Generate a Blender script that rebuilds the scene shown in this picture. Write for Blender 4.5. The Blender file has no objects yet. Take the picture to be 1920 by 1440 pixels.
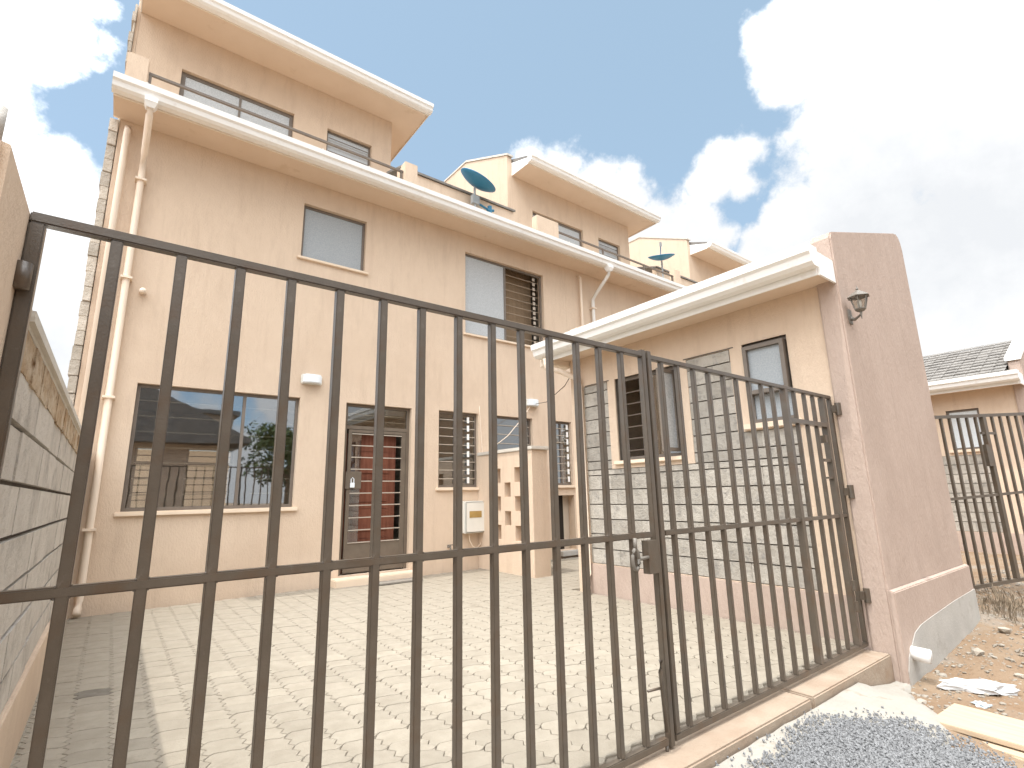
import bpy, bmesh, math, random
from mathutils import Vector, Matrix
random.seed(7)
S = 0.75                       # every length below is in survey units; one unit is 0.75 m
scene = bpy.context.scene
COL = scene.collection

# ------------------------------------------------------------------ camera
cam_d = bpy.data.cameras.new('camera'); cam = bpy.data.objects.new('camera', cam_d); COL.objects.link(cam)
cam_d.sensor_fit = 'HORIZONTAL'; cam_d.sensor_width = 36.0; cam_d.lens = 18.08
cam_d.clip_start = 0.02; cam_d.clip_end = 3000
r_, u_, f_ = Vector((.7964, -.6044, -.0198)), Vector((-.1118, -.1794, .9774)), Vector((.5943, .7762, .2105))
m = Matrix((r_, u_, -f_)).transposed().to_4x4(); m.translation = Vector((0, 0, 1.6 * S))
cam.matrix_world = m
scene.camera = cam

# ------------------------------------------------------------------ world: daylight sky with broken cumulus
SUN_EL, = (math.radians(71),)
sun_from = Vector((-.33, -.05, 1)).normalized()
w = bpy.data.worlds.new('World'); scene.world = w; w.use_nodes = True
nt = w.node_tree; N = nt.nodes; L = nt.links
N.clear()
def wn(t, **k):
    n = N.new(t)
    for a, b in k.items(): setattr(n, a, b)
    return n
def wmath(op, a, b=None, c=None, clamp=False):
    n = wn('ShaderNodeMath', operation=op, use_clamp=clamp)
    for i, v in enumerate((a, b, c)):
        if v is None: continue
        if isinstance(v, (int, float)): n.inputs[i].default_value = v
        else: L.new(v, n.inputs[i])
    return n.outputs[0]
out = wn('ShaderNodeOutputWorld')
sky = wn('ShaderNodeTexSky', sky_type='NISHITA'); sky.sun_disc = False
sky.sun_elevation = SUN_EL; sky.sun_rotation = math.atan2(sun_from.x, sun_from.y)
sky.altitude = 1600; sky.air_density = 1.0; sky.dust_density = 2.2; sky.ozone_density = 0.4
bg1 = wn('ShaderNodeBackground'); bg1.inputs[1].default_value = 0.15; L.new(sky.outputs[0], bg1.inputs[0])
tc = wn('ShaderNodeTexCoord'); DIR = tc.outputs['Generated']
def wnoise(scale, detail, rough, off=(0, 0, 0)):
    mp = wn('ShaderNodeMapping'); mp.inputs['Location'].default_value = off; L.new(DIR, mp.inputs[0])
    n = wn('ShaderNodeTexNoise'); n.inputs['Scale'].default_value = scale
    n.inputs['Detail'].default_value = detail; n.inputs['Roughness'].default_value = rough
    L.new(mp.outputs[0], n.inputs['Vector']); return n.outputs['Fac']
n_big = wnoise(2.2, 3, .5, (3.1, 1.2, .4)); n_mid = wnoise(9, 9, .62, (.3, .7, 5)); n_fine = wnoise(4.5, 7, .6, (7, 2, 1))
CLOUDS = [  # direction of each cumulus tower and its half width
 ((-0.162,0.791,0.590),0.078), ((-0.121,0.789,0.602),0.056), ((-0.089,0.768,0.634),0.025), ((-0.078,0.790,0.608),0.025), ((-0.146,0.918,0.368),0.122), ((-0.108,0.899,0.425),0.077), ((-0.107,0.947,0.302),0.165), ((-0.074,0.935,0.347),0.103), ((-0.171,0.853,0.493),0.032), ((-0.226,0.835,0.502),0.101), ((0.531,0.617,0.581),0.041), ((0.577,0.584,0.570),0.062), ((0.622,0.565,0.542),0.069), ((0.670,0.534,0.515),0.069), ((0.723,0.510,0.466),0.069), ((0.761,0.472,0.445),0.063), ((0.791,0.440,0.425),0.040), ((0.759,0.380,0.528),0.038), ((0.752,0.411,0.516),0.038), ((0.765,0.345,0.543),0.029), ((0.781,0.374,0.500),0.027), ((0.728,0.239,0.643),0.077), ((0.754,0.180,0.632),0.117), ((0.750,0.266,0.606),0.049), ((0.835,0.157,0.527),0.165), ((0.867,0.083,0.491),0.181), ((0.857,0.227,0.464),0.086), ((0.835,0.248,0.490),0.043), ((0.878,0.257,0.404),0.113), ((0.854,0.327,0.405),0.069), ((0.840,0.375,0.392),0.053), ((0.938,0.155,0.309),0.174), ((0.923,0.253,0.289),0.150), ((0.973,0.135,0.190),0.129),
 ((.93,-.1,.35),.3)]
fld = None
for c, r in CLOUDS:
    c = Vector(c).normalized()
    d = wn('ShaderNodeVectorMath', operation='DISTANCE'); L.new(DIR, d.inputs[0]); d.inputs[1].default_value = c
    v = wmath('SUBTRACT', 1.0, wmath('DIVIDE', d.outputs['Value'], r))
    v = wmath('MULTIPLY', v, min(1.0, r / .075))
    fld = v if fld is None else wmath('MAXIMUM', fld, v)
dt = wn('ShaderNodeVectorMath', operation='DOT_PRODUCT'); L.new(DIR, dt.inputs[0]); dt.inputs[1].default_value = f_
away = wn('ShaderNodeMapRange', interpolation_type='SMOOTHSTEP'); L.new(dt.outputs['Value'], away.inputs[0])
away.inputs[1].default_value = .60; away.inputs[2].default_value = .35
gen = wmath('MULTIPLY', wmath('SUBTRACT', n_big, .39), 5.0)
fmix = wn('ShaderNodeMix', data_type='FLOAT'); L.new(away.outputs[0], fmix.inputs['Factor']); L.new(fld, fmix.inputs['A']); L.new(gen, fmix.inputs['B'])
puff = wmath('ADD', wmath('MULTIPLY', wmath('SUBTRACT', n_mid, .5), 1.5), wmath('MULTIPLY', wmath('SUBTRACT', n_fine, .5), .9))
dens = wmath('ADD', fmix.outputs['Result'], puff)
mask = wn('ShaderNodeMapRange', interpolation_type='SMOOTHSTEP'); L.new(dens, mask.inputs[0])
mask.inputs[1].default_value = -.06; mask.inputs[2].default_value = .26
shade = wn('ShaderNodeMapRange'); L.new(wmath('ADD', n_fine, wmath('MULTIPLY', n_mid, .5)), shade.inputs[0])
shade.inputs[1].default_value = .62; shade.inputs[2].default_value = .88
cc = wn('ShaderNodeMix', data_type='RGBA'); L.new(shade.outputs[0], cc.inputs['Factor'])
cc.inputs['A'].default_value = (.68, .695, .715, 1); cc.inputs['B'].default_value = (.80, .805, .81, 1)
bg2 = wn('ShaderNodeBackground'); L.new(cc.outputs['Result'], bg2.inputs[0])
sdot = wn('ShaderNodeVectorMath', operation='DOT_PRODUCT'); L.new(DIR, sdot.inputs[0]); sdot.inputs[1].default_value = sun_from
# cloud glows toward the unseen sun: forward scattering, strengthened to brighten shaded surfaces
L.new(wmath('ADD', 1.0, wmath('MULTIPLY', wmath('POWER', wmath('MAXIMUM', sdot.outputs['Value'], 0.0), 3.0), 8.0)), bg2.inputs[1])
veil = wn('ShaderNodeBackground'); veil.inputs[0].default_value = (.54, .735, .84, 1)      # thin high haze over all of the blue
vm = wn('ShaderNodeMixShader'); vm.inputs[0].default_value = .42; L.new(bg1.outputs[0], vm.inputs[1]); L.new(veil.outputs[0], vm.inputs[2])
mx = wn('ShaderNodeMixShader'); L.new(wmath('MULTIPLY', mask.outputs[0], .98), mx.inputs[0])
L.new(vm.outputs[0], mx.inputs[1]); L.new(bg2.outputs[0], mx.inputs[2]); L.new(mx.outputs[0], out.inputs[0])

sd = bpy.data.lights.new('sun', 'SUN'); sd.energy = 2.0; sd.angle = math.radians(.6); sd.color = (1, .955, .88)
sun = bpy.data.objects.new('sun', sd); COL.objects.link(sun); sun.location = (-8, -2, 30)
sun.rotation_euler = (-sun_from).to_track_quat('-Z', 'Y').to_euler()

scene.view_settings.view_transform = 'Standard'; scene.view_settings.look = 'None'
scene.view_settings.exposure = 0.39; scene.view_settings.gamma = 1.0; scene.view_settings.use_curve_mapping = False
scene.render.engine = 'CYCLES'
scene.cycles.max_bounces = 10; scene.cycles.diffuse_bounces = 5; scene.cycles.transparent_max_bounces = 24
scene.cycles.use_denoising = True

# ------------------------------------------------------------------ materials
def new_mat(name):
    mt = bpy.data.materials.new(name); mt.use_nodes = True
    n = mt.node_tree; n.nodes.clear()
    o = n.nodes.new('ShaderNodeOutputMaterial'); b = n.nodes.new('ShaderNodeBsdfPrincipled')
    n.links.new(b.outputs[0], o.inputs[0]); return mt, n, b, o
def mat(name, c1, c2=None, scale=4.0, stretch=(1, 1, 1), rough=.85, bump=0.0, bscale=60.0, bstretch=(1, 1, 1), vary=0.0,
        metal=0.0, spec=.3, streak=None, spots=None, spot_scale=30.0, spot_lo=.62, spot_hi=.7, rnd_off=False, detail=6, third=None, third_scale=1.1):
    mt, n, b, o = new_mat(name); nd, lk = n.nodes, n.links
    tcn = nd.new('ShaderNodeTexCoord'); src = tcn.outputs['Object']
    oi = nd.new('ShaderNodeObjectInfo')
    if rnd_off:
        cmb = nd.new('ShaderNodeVectorMath'); cmb.operation = 'SCALE'; cmb.inputs[0].default_value = (37.1, 11.7, 23.3)
        lk.new(oi.outputs['Random'], cmb.inputs['Scale'])
        ad = nd.new('ShaderNodeVectorMath'); ad.operation = 'ADD'; lk.new(src, ad.inputs[0]); lk.new(cmb.outputs[0], ad.inputs[1]); src = ad.outputs[0]
    def noise(sc, st, det=6, ro=.6):
        mp = nd.new('ShaderNodeMapping'); mp.inputs['Scale'].default_value = st; lk.new(src, mp.inputs[0])
        t = nd.new('ShaderNodeTexNoise'); t.inputs['Scale'].default_value = sc; t.inputs['Detail'].default_value = det
        t.inputs['Roughness'].default_value = ro; lk.new(mp.outputs[0], t.inputs['Vector']); return t.outputs['Fac']
    def rng(v, a, bb):
        t = nd.new('ShaderNodeMapRange'); lk.new(v, t.inputs[0]); t.inputs[1].default_value = a; t.inputs[2].default_value = bb; return t.outputs[0]
    def mix(f, a, bb):
        t = nd.new('ShaderNodeMix'); t.data_type = 'RGBA'
        if isinstance(f, float): t.inputs['Factor'].default_value = f
        else: lk.new(f, t.inputs['Factor'])
        for nm, v in (('A', a), ('B', bb)):
            if isinstance(v, tuple): t.inputs[nm].default_value = (*v, 1)
            else: lk.new(v, t.inputs[nm])
        return t.outputs['Result']
    col = mix(rng(noise(scale, stretch, detail), .35, .68), c1, c2 or c1)
    if third: col = mix(rng(noise(third_scale, (1, 1, 1), 5), .5, .72), col, third)
    if spots: col = mix(rng(noise(spot_scale, stretch, 5, .65), spot_lo, spot_hi), col, spots)
    if streak:
        col = mix(rng(noise(2.6, (2.2, 2.2, .3), 6, .75), .50, .85), col, streak)
        col = mix(rng(noise(.9, (1, 1, 1), 4, .6), .52, .75), col, tuple(.5 * (a + b) for a, b in zip(streak, c1)))
    if vary:
        hs = nd.new('ShaderNodeHueSaturation'); lk.new(col, hs.inputs['Color'])
        lk.new(rng(oi.outputs['Random'], 0, 1), hs.inputs['Value'])
        mr = nd.new('ShaderNodeMapRange'); lk.new(oi.outputs['Random'], mr.inputs[0]); mr.inputs[3].default_value = 1 - vary; mr.inputs[4].default_value = 1 + vary
        lk.new(mr.outputs[0], hs.inputs['Value']); col = hs.outputs[0]
    lk.new(col, b.inputs['Base Color']) 
    b.inputs['Roughness'].default_value = rough; b.inputs['Metallic'].default_value = metal; b.inputs['Specular IOR Level'].default_value = spec
    if bump:
        bp = nd.new('ShaderNodeBump'); bp.inputs['Strength'].default_value = 1.0; bp.inputs['Distance'].default_value = bump
        lk.new(noise(bscale, bstretch, 4, .7), bp.inputs['Height']); lk.new(bp.outputs[0], b.inputs['Normal'])
    return mt
M = {}
PE1, PE2, PE3 = (.645, .51, .39), (.67, .535, .41), (.62, .485, .365)
M['plaster'] = mat('peach_plaster', PE1, PE2, 7, (2, 2, .9), .92, .007, 55, (1, 1, .45), spec=.15, third=PE3, third_scale=.8, streak=(.53, .405, .302))
M['plaster_shade'] = mat('peach_plaster_shade_tint', (.455, .356, .298), (.48, .38, .32), 6, (2, 2, .8), .92, .009, 50, (1, 1, .35), spec=.15, third=(.43, .336, .28), third_scale=.9, streak=(.385, .30, .248))  # same peach paint with dim pinkish street-side light put into the colour
M['soffit'] = mat('soffit_paint', (.69, .555, .435), (.72, .585, .465), 2.5, rough=.8, bump=.0015, bscale=30, spec=.2, spots=(.65, .515, .39), spot_scale=3)
M['gutter'] = mat('gutter_paint', (.84, .835, .81), (.87, .865, .845), 2, (1, 1, 1), .45, spec=.4, spots=(.72, .685, .63), spot_scale=7, spot_lo=.6, spot_hi=.8)
M['fascia'] = mat('fascia_paint', (.76, .67, .56), (.81, .72, .61), 2, rough=.6, spec=.3)
M['pipe'] = mat('pipe_paint', (.76, .63, .50), (.80, .68, .56), 3, (3, 3, .4), .5, spec=.35)
M['pipe_white'] = mat('pipe_pale', (.72, .70, .66), (.78, .75, .7), 3, (3, 3, .4), .5, spec=.35)
M['sill'] = mat('sill_paint', (.74, .60, .46), (.78, .65, .51), 3, rough=.8, spec=.2)
M['frame'] = mat('window_steel', (.155, .128, .105), (.19, .158, .13), 8, rough=.45, spec=.4)
M['grille'] = mat('grille_steel', (.40, .345, .28), (.47, .41, .34), 9, rough=.5, spec=.4)
M['grille_dark'] = mat('grille_steel_dark', (.12, .095, .075), (.15, .12, .095), 9, rough=.5, spec=.4)
M['grille_brown'] = mat('grille_steel_brown', (.30, .23, .165), (.36, .28, .21), 9, rough=.5)
M['gate'] = mat('gate_paint', (.080, .064, .048), (.102, .082, .063), 14, (1, 1, .6), 0.31, .0008, 120, spec=.6, spots=(.135, .115, .095), spot_scale=26, spot_lo=.64, spot_hi=.74, third=(.09, .058, .036), third_scale=9)
M['rail'] = mat('rail_paint', (.15, .12, .10), (.18, .15, .12), 8, rough=.5)
M['stone'] = mat('cut_stone', (.345, .315, .272), (.44, .408, .358), 7, rough=.95, bump=.012, bscale=30, vary=.13, spec=.1, spots=(.25, .235, .215), spot_scale=13, spot_lo=.54, spot_hi=.72, rnd_off=True)
M['stone_grey'] = mat('cut_stone_grey', (.51, .465, .41), (.59, .545, .485), 5, (1, 1, 1), .95, .012, 26, vary=.045, spec=.1, spots=(.385, .35, .31), spot_scale=4.5, spot_lo=.50, spot_hi=.66, rnd_off=True)
M['stone_raw'] = mat('raw_stone', (.46, .41, .34), (.56, .50, .43), 6, rough=.95, bump=.02, bscale=16, vary=.16, spec=.1, rnd_off=True)
M['mortar'] = mat('dark_mortar', (.105, .09, .075), (.15, .13, .11), 12, rough=.95, bump=.003)
M['rust_band'] = mat('stained_mortar', (.36, .24, .135), (.55, .46, .35), 4.5, (1, 1, 1.6), .95, .025, 14, spots=(.20, .12, .06), spot_scale=7, spot_lo=.52, spot_hi=.66)
M['cement'] = mat('grey_cement', (.40, .38, .348), (.47, .45, .412), 3.5, rough=.93, bump=.003, bscale=50, spots=(.32, .288, .248), spot_scale=4, spot_lo=.58, spot_hi=.78)
M['coping'] = mat('coping_cement', (.56, .52, .46), (.64, .60, .53), 5, rough=.93, bump=.006, bscale=30)
M['paver'] = mat('concrete_paver', (.282, .248, .198), (.325, .289, .234), 9, rough=.93, bump=.003, bscale=80, vary=.075, spec=.12, rnd_off=True, spots=(.222, .192, .15), spot_scale=5, spot_lo=.6, spot_hi=.8)
M['stain'] = mat('stained_paver', (.13, .115, .095), (.19, .17, .14), 12, rough=.9)
M['joint'] = mat('joint_sand', (.15, .125, .095), (.21, .178, .14), 8, rough=.98)
M['soil'] = mat('orange_soil', (.215, .146, .094), (.255, .192, .134), 2.2, rough=.98, bump=.03, bscale=9, spec=.05, third=(.262, .238, .206), third_scale=1.9, spots=(.155, .102, .064), spot_scale=14, spot_lo=.6, spot_hi=.75)
M['apron'] = mat('apron_concrete', (.32, .298, .26), (.365, .342, .302), 5, rough=.95, bump=.008, bscale=22, spec=.1, spots=(.255, .20, .148), spot_scale=5, spot_lo=.57, spot_hi=.74)
M['beam'] = mat('beam_concrete', (.31, .232, .17), (.36, .29, .222), 4.5, rough=.95, bump=.006, bscale=26, spots=(.29, .2, .135), spot_scale=5, spot_lo=.57, spot_hi=.76)
M['gravel'] = mat('gravel_stone', (.155, .157, .16), (.255, .257, .26), 60, rough=.9, spec=.2)
M['rubble'] = mat('rubble_stone', (.30, .26, .21), (.38, .345, .295), 9, rough=.95, bump=.004, bscale=40, vary=.2, rnd_off=True)
M['wood'] = mat('raw_wood', (.41, .315, .215), (.47, .37, .265), 5, (9, .7, 9), .85, .0012, 14, (12, .7, 12), vary=.05, spots=(.38, .265, .165), spot_scale=4, spot_lo=.62, spot_hi=.8, rnd_off=True)
M['tile'] = mat('roof_tile', (.17, .158, .145), (.25, .235, .215), 6, rough=.85, bump=.004, spots=(.12, .11, .10), spot_scale=12)
M['black'] = mat('black_iron', (.15, .135, .115), (.19, .17, .145), 20, rough=.5, spec=.4)
M['dish'] = mat('dish_blue', (.03, .17, .30), (.04, .21, .35), 6, rough=.4, spec=.4)
M['dish_grey'] = mat('dish_bracket', (.30, .32, .33), (.42, .44, .45), 6, rough=.5)
M['meter'] = mat('meter_box_paint', (.72, .70, .64), (.77, .75, .69), 4, rough=.5)
M['amber'] = mat('meter_window', (.34, .22, .07), (.42, .28, .10), 6, rough=.3)
M['lamp'] = mat('lamp_diffuser', (.75, .79, .82), (.8, .84, .87), 6, rough=.25, spec=.5)
M['rag'] = mat('white_plastic', (.50, .50, .50), (.58, .58, .575), 9, rough=.6)
M['bluebag'] = mat('blue_plastic', (.42, .50, .55), (.52, .58, .62), 9, rough=.6)
M['straw'] = mat('dry_straw', (.17, .135, .095), (.26, .205, .145), 9, rough=.95, vary=.1)
M['leaf'] = mat('leaf', (.05, .085, .025), (.09, .12, .04), 3, rough=.7)
M['bark'] = mat('bark', (.14, .10, .07), (.2, .15, .1), 8, rough=.95)
M['redwood'] = mat('red_door', (.14, .045, .026), (.21, .078, .046), 4, (6, 6, .6), .5, .001, 20, (5, 5, .3))
M['inner'] = mat('room_paint', (.50, .43, .35), (.54, .47, .38), 2, rough=.9)
M['curtain'] = mat('brown_curtain', (.27, .19, .12), (.33, .24, .155), 3, (12, 12, .3), .9, .01, 9, (6, 6, .1))
M['dark'] = mat('shade_black', (.018, .014, .011), (.03, .024, .019), 3, rough=.9)  # near-black colour standing in for shade inside an opening
M['mat'] = mat('doormat_fibre', (.20, .18, .155), (.27, .245, .21), 30, rough=.98, bump=.004, bscale=160)
M['steel_door'] = mat('door_steel', (.135, .106, .08), (.165, .132, .10), 6, rough=.5)
M['brass'] = mat('brass', (.62, .50, .28), (.7, .57, .33), 6, rough=.35, metal=.7)
M['house_far'] = mat('house_far_wall', (.55, .43, .33), (.6, .48, .37), 2, rough=.9)
def glass_mat(name, refl, tint, rough=.02):
    mt, n, b, o = new_mat(name); nd, lk = n.nodes, n.links; nd.remove(b)
    tr = nd.new('ShaderNodeBsdfTransparent'); tr.inputs[0].default_value = (*tint, 1)
    gl = nd.new('ShaderNodeBsdfGlossy'); gl.inputs['Roughness'].default_value = rough; gl.inputs[0].default_value = (.92, .95, 1, 1)
    fr = nd.new('ShaderNodeLayerWeight'); fr.inputs[0].default_value = .18
    mr = nd.new('ShaderNodeMapRange'); lk.new(fr.outputs['Facing'], mr.inputs[0]); mr.inputs[3].default_value = refl; mr.inputs[4].default_value = .9
    tcn = nd.new('ShaderNodeTexCoord'); t = nd.new('ShaderNodeTexNoise'); t.inputs['Scale'].default_value = 2.2; lk.new(tcn.outputs['Object'], t.inputs['Vector'])
    bp = nd.new('ShaderNodeBump'); bp.inputs['Distance'].default_value = .0010; lk.new(t.outputs['Fac'], bp.inputs['Height']); lk.new(bp.outputs[0], gl.inputs['Normal'])
    mxs = nd.new('ShaderNodeMixShader'); lk.new(mr.outputs[0], mxs.inputs[0]); lk.new(tr.outputs[0], mxs.inputs[1]); lk.new(gl.outputs[0], mxs.inputs[2])
    lk.new(mxs.outputs[0], o.inputs[0]); return mt
M['glass'] = glass_mat('clear_glass', .13, (.80, .80, .76))
M['glass_big'] = glass_mat('large_pane_glass', .27, (.80, .80, .76))
M['lantern_glass'] = glass_mat('lantern_glass', .12, (.85, .84, .8), .1)
def frosted(name, c1, c2):
    mt = mat(name, c1, c2, 70, rough=.22, bump=.0016, bscale=110, spec=.6, detail=3); return mt
M['frost'] = frosted('obscured_glass', (.30, .325, .34), (.37, .395, .41))
M['frost_bright'] = frosted('obscured_glass_bright', (.58, .62, .64), (.68, .72, .74))
M['frost_pale'] = frosted('obscured_glass_pale', (.38, .40, .41), (.52, .54, .55))

# ------------------------------------------------------------------ geometry helpers
class MB:
    def __init__(self): self.v = []; self.f = []
    def add(self, vs, fs):
        o = len(self.v); self.v += [tuple(p) for p in vs]; self.f += [tuple(i + o for i in q) for q in fs]; return self
    def box(self, x0, x1, y0, y1, z0, z1):
        x0, x1 = sorted((x0, x1)); y0, y1 = sorted((y0, y1)); z0, z1 = sorted((z0, z1))
        v = [(x, y, z) for z in (z0, z1) for y in (y0, y1) for x in (x0, x1)]
        return self.add(v, [(0, 2, 3, 1), (4, 5, 7, 6), (0, 1, 5, 4), (2, 6, 7, 3), (0, 4, 6, 2), (1, 3, 7, 5)])
    def mbox(self, mp, u0, u1, d0, d1, z0, z1):
        a, b = mp(u0, d0, z0), mp(u1, d1, z1); return self.box(a[0], b[0], a[1], b[1], a[2], b[2])
    def prism(self, poly, mp, a, b):
        """poly: list of 2-D points, mp(p, t) -> xyz, extruded from t = a to t = b"""
        n = len(poly); v = [mp(p, a) for p in poly] + [mp(p, b) for p in poly]
        return self.add(v, [tuple(range(n)), tuple(range(2 * n - 1, n - 1, -1))] + [(i, i + n, (i + 1) % n + n, (i + 1) % n) for i in range(n)])
    def tube(self, pts, r, n=8, cap=True):
        pts = [Vector(p) for p in pts]; rs = r if isinstance(r, (list, tuple)) else [r] * len(pts); rings = []
        for i, p in enumerate(pts):
            t = (pts[min(i + 1, len(pts) - 1)] - pts[max(i - 1, 0)]).normalized()
            a = t.cross(Vector((0, 0, 1)) if abs(t.z) < .9 else Vector((1, 0, 0))).normalized(); b = t.cross(a)
            rings.append([p + (a * math.cos(2 * math.pi * k / n) + b * math.sin(2 * math.pi * k / n)) * rs[i] for k in range(n)])
        v = [q for R in rings for q in R]; f = []
        for i in range(len(pts) - 1):
            for k in range(n): f.append((i * n + k, i * n + (k + 1) % n, (i + 1) * n + (k + 1) % n, (i + 1) * n + k))
        if cap: f += [tuple(range(n - 1, -1, -1)), tuple(range((len(pts) - 1) * n, len(pts) * n))]
        return self.add(v, f)
    def panel(self, mp, us, zs, d0, d1, holes):
        """flat wall with rectangular holes, reveals included"""
        U = sorted(set([us[0], us[1]] + [h[i] for h in holes for i in (0, 1) if us[0] < h[i] < us[1]]))
        Z = sorted(set([zs[0], zs[1]] + [h[i] for h in holes for i in (2, 3) if zs[0] < h[i] < zs[1]]))
        def solid(i, j):
            if not (0 <= i < len(U) - 1 and 0 <= j < len(Z) - 1): return False
            cu, cz = (U[i] + U[i + 1]) / 2, (Z[j] + Z[j + 1]) / 2
            return not any(h[0] < cu < h[1] and h[2] < cz < h[3] for h in holes)
        for i in range(len(U) - 1):
            for j in range(len(Z) - 1):
                if not solid(i, j): continue
                a, b, c, d = U[i], U[i + 1], Z[j], Z[j + 1]
                v = [mp(a, d0, c), mp(b, d0, c), mp(b, d0, d), mp(a, d0, d), mp(a, d1, c), mp(b, d1, c), mp(b, d1, d), mp(a, d1, d)]
                f = [(0, 1, 2, 3), (4, 7, 6, 5)]
                if not solid(i, j - 1): f.append((0, 4, 5, 1))
                if not solid(i, j + 1): f.append((3, 2, 6, 7))
                if not solid(i - 1, j): f.append((0, 3, 7, 4))
                if not solid(i + 1, j): f.append((1, 5, 6, 2))
                self.add(v, f)
        return self
    def mesh(self, name, mt, off=(0, 0, 0), smooth=False, bevel=0, weld=True):
        me = bpy.data.meshes.new(name)
        o = Vector(off); me.from_pydata([((Vector(p) - o) * S) for p in self.v], [], self.f)
        bm = bmesh.new(); bm.from_mesh(me)
        if weld: bmesh.ops.remove_doubles(bm, verts=bm.verts, dist=1e-5)
        bmesh.ops.recalc_face_normals(bm, faces=bm.faces)
        if bevel:
            es = [e for e in bm.edges if len(e.link_faces) == 2 and e.calc_face_angle(0) > .5]
            bmesh.ops.bevel(bm, geom=es, offset=bevel * S, segments=2, affect='EDGES', clamp_overlap=True)
        bm.to_mesh(me); bm.free()
        if smooth:
            for p in me.polygons: p.use_smooth = True
        me.materials.append(mt); return me
def base_of(o):
    p = Vector((0, 0, 0))
    while o is not None: p += o.location; o = o.parent
    return p / S
def part(name, mb, mt, parent=None, smooth=False, bevel=0, weld=True):
    off = base_of(parent)
    o = bpy.data.objects.new(name, mb.mesh(name, mt, off, smooth, bevel, weld)); COL.objects.link(o)
    if parent is not None: o.parent = parent
    return o
def mpart(name, me, parent, loc):
    """a part that shares mesh data; loc in survey units"""
    o = bpy.data.objects.new(name, me); COL.objects.link(o); o.parent = parent
    o.location = (Vector(loc) - base_of(parent)) * S; return o
def tag(o, label=None, cat=None, group=None, kind=None):
    if label: o['label'] = label
    if cat: o['category'] = cat
    if group: o['group'] = group
    if kind: o['kind'] = kind
    return o
def thing(name, loc, label, cat, group=None):
    o = bpy.data.objects.new(name, None); COL.objects.link(o); o.location = Vector(loc) * S; o.empty_display_size = .2
    return tag(o, label, cat, group)
def copy_tree(o, parent=None):
    c = o.copy(); COL.objects.link(c)
    if parent is not None: c.parent = parent
    for ch in list(o.children): copy_tree(ch, c)
    return c
def yface(Y):  return lambda u, d, z: (u, Y + d, z)       # wall facing the street, d goes inwards
def xface(X):  return lambda u, d, z: (X + d, u, z)       # wall facing the court
XZ = lambda p, t: (p[0], t, p[1])
YZ = lambda p, t: (t, p[0], p[1])
def cubeish(r, sq=(1, 1, 1), seed=None):
    """a small irregular stone of 20 faces"""
    bm = bmesh.new(); bmesh.ops.create_icosphere(bm, subdivisions=1, radius=r)
    v = [(q.co.x * sq[0] * random.uniform(.7, 1.25), q.co.y * sq[1] * random.uniform(.7, 1.25), q.co.z * sq[2] * random.uniform(.7, 1.2)) for q in bm.verts]
    f = [tuple(x.index for x in q.verts) for q in bm.faces]; bm.free(); return v, f

def window(parent, mp, u0, u1, z0, z1, panes=((0, 1, 'glass'),), mull=(), trans=(), bars=0, sill=True, din=.09, fr=.055, bar_mat='grille', ladder=None, name='window', sill_drop=.07, bd=.1):
    mb = MB()
    mb.mbox(mp, u0 + .003, u0 + fr, din, din + .05, z0 + .003, z1 - .003).mbox(mp, u1 - fr, u1 - .003, din, din + .05, z0 + .003, z1 - .003)
    mb.mbox(mp, u0 + fr, u1 - fr, din, din + .05, z0 + .003, z0 + fr).mbox(mp, u0 + fr, u1 - fr, din, din + .05, z1 - fr, z1 - .003)
    for a in mull: mb.mbox(mp, a - .025, a + .025, din - .004, din + .046, z0 + fr, z1 - fr)
    for a in trans: mb.mbox(mp, u0 + fr, u1 - fr, din + .002, din + .044, a - .022, a + .022)
    w_ = part(name, mb, M['frame'], parent, weld=False)
    for a, b, g in panes:
        pa, pb = u0 + fr + (u1 - u0 - 2 * fr) * a, u0 + fr + (u1 - u0 - 2 * fr) * b
        part('pane', MB().mbox(mp, pa, pb, din + .02, din + .028, z0 + fr - .01, z1 - fr + .01), M[g], w_)
    for k in range(bars):
        z = z0 + (z1 - z0) * (k + 1) / (bars + 1)
        part('grille_bar', MB().mbox(mp, u0 + fr, u1 - fr, din + bd, din + bd + .014, z - .009, z + .009), M[bar_mat], w_)
    if ladder:
        for k in range(int((z1 - z0) / .2)):
            zz = z0 + .09 + k * .2
            if zz + .14 < z1: part('grille_fin', MB().mbox(mp, ladder - .03, ladder + .03, din + bd - .02, din + bd - .004, zz, zz + .14), M['gutter'], w_)
    if sill: part('sill', MB().mbox(mp, u0 - .07, u1 + .07, -.055, din - .003, z0 - sill_drop, z0 - .002), M['sill'], w_, bevel=.008)
    return w_

# ------------------------------------------------------------------ ground
def hnoise(x, y): return .5 * math.sin(x * 1.7 + 1.3 * math.sin(y * 1.1)) * math.cos(y * 2.1 + .7 * x) + .3 * math.sin(4.1 * x + 2.3 * y) * math.sin(3.3 * y - 1.2 * x)
def sstep(a, b, x): t = min(1, max(0, (x - a) / (b - a))); return t * t * (3 - 2 * t)
def ground_z(x, y):
    out_ = -.13 - .17 * sstep(4.9, 6.4, x) + .14 * sstep(6.6, 9.4, x) - .07 * (1 - sstep(.5, 1.8, y)) + .022 * hnoise(x * 1.5, y * 1.5)
    if x > 8.9: out_ += (.0 - out_) * sstep(1.75, 2.35, y) * sstep(9.0, 9.5, x)
    if y > 2.3 and x < 9.0: return -.12
    if y > 2.6: return -.02 + .02 * hnoise(x, y) if x > 9.0 else -.12
    return out_
gx = [-300, -120, -50, -20, -8, -3] + [-1 + .12 * i for i in range(134)] + [16, 18, 22, 30, 50, 120, 300]
gy = [-300, -120, -50, -20, -8, -3] + [-1 + .12 * i for i in range(36)] + [3.5, 5, 8, 12, 20, 40, 120, 300]
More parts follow.
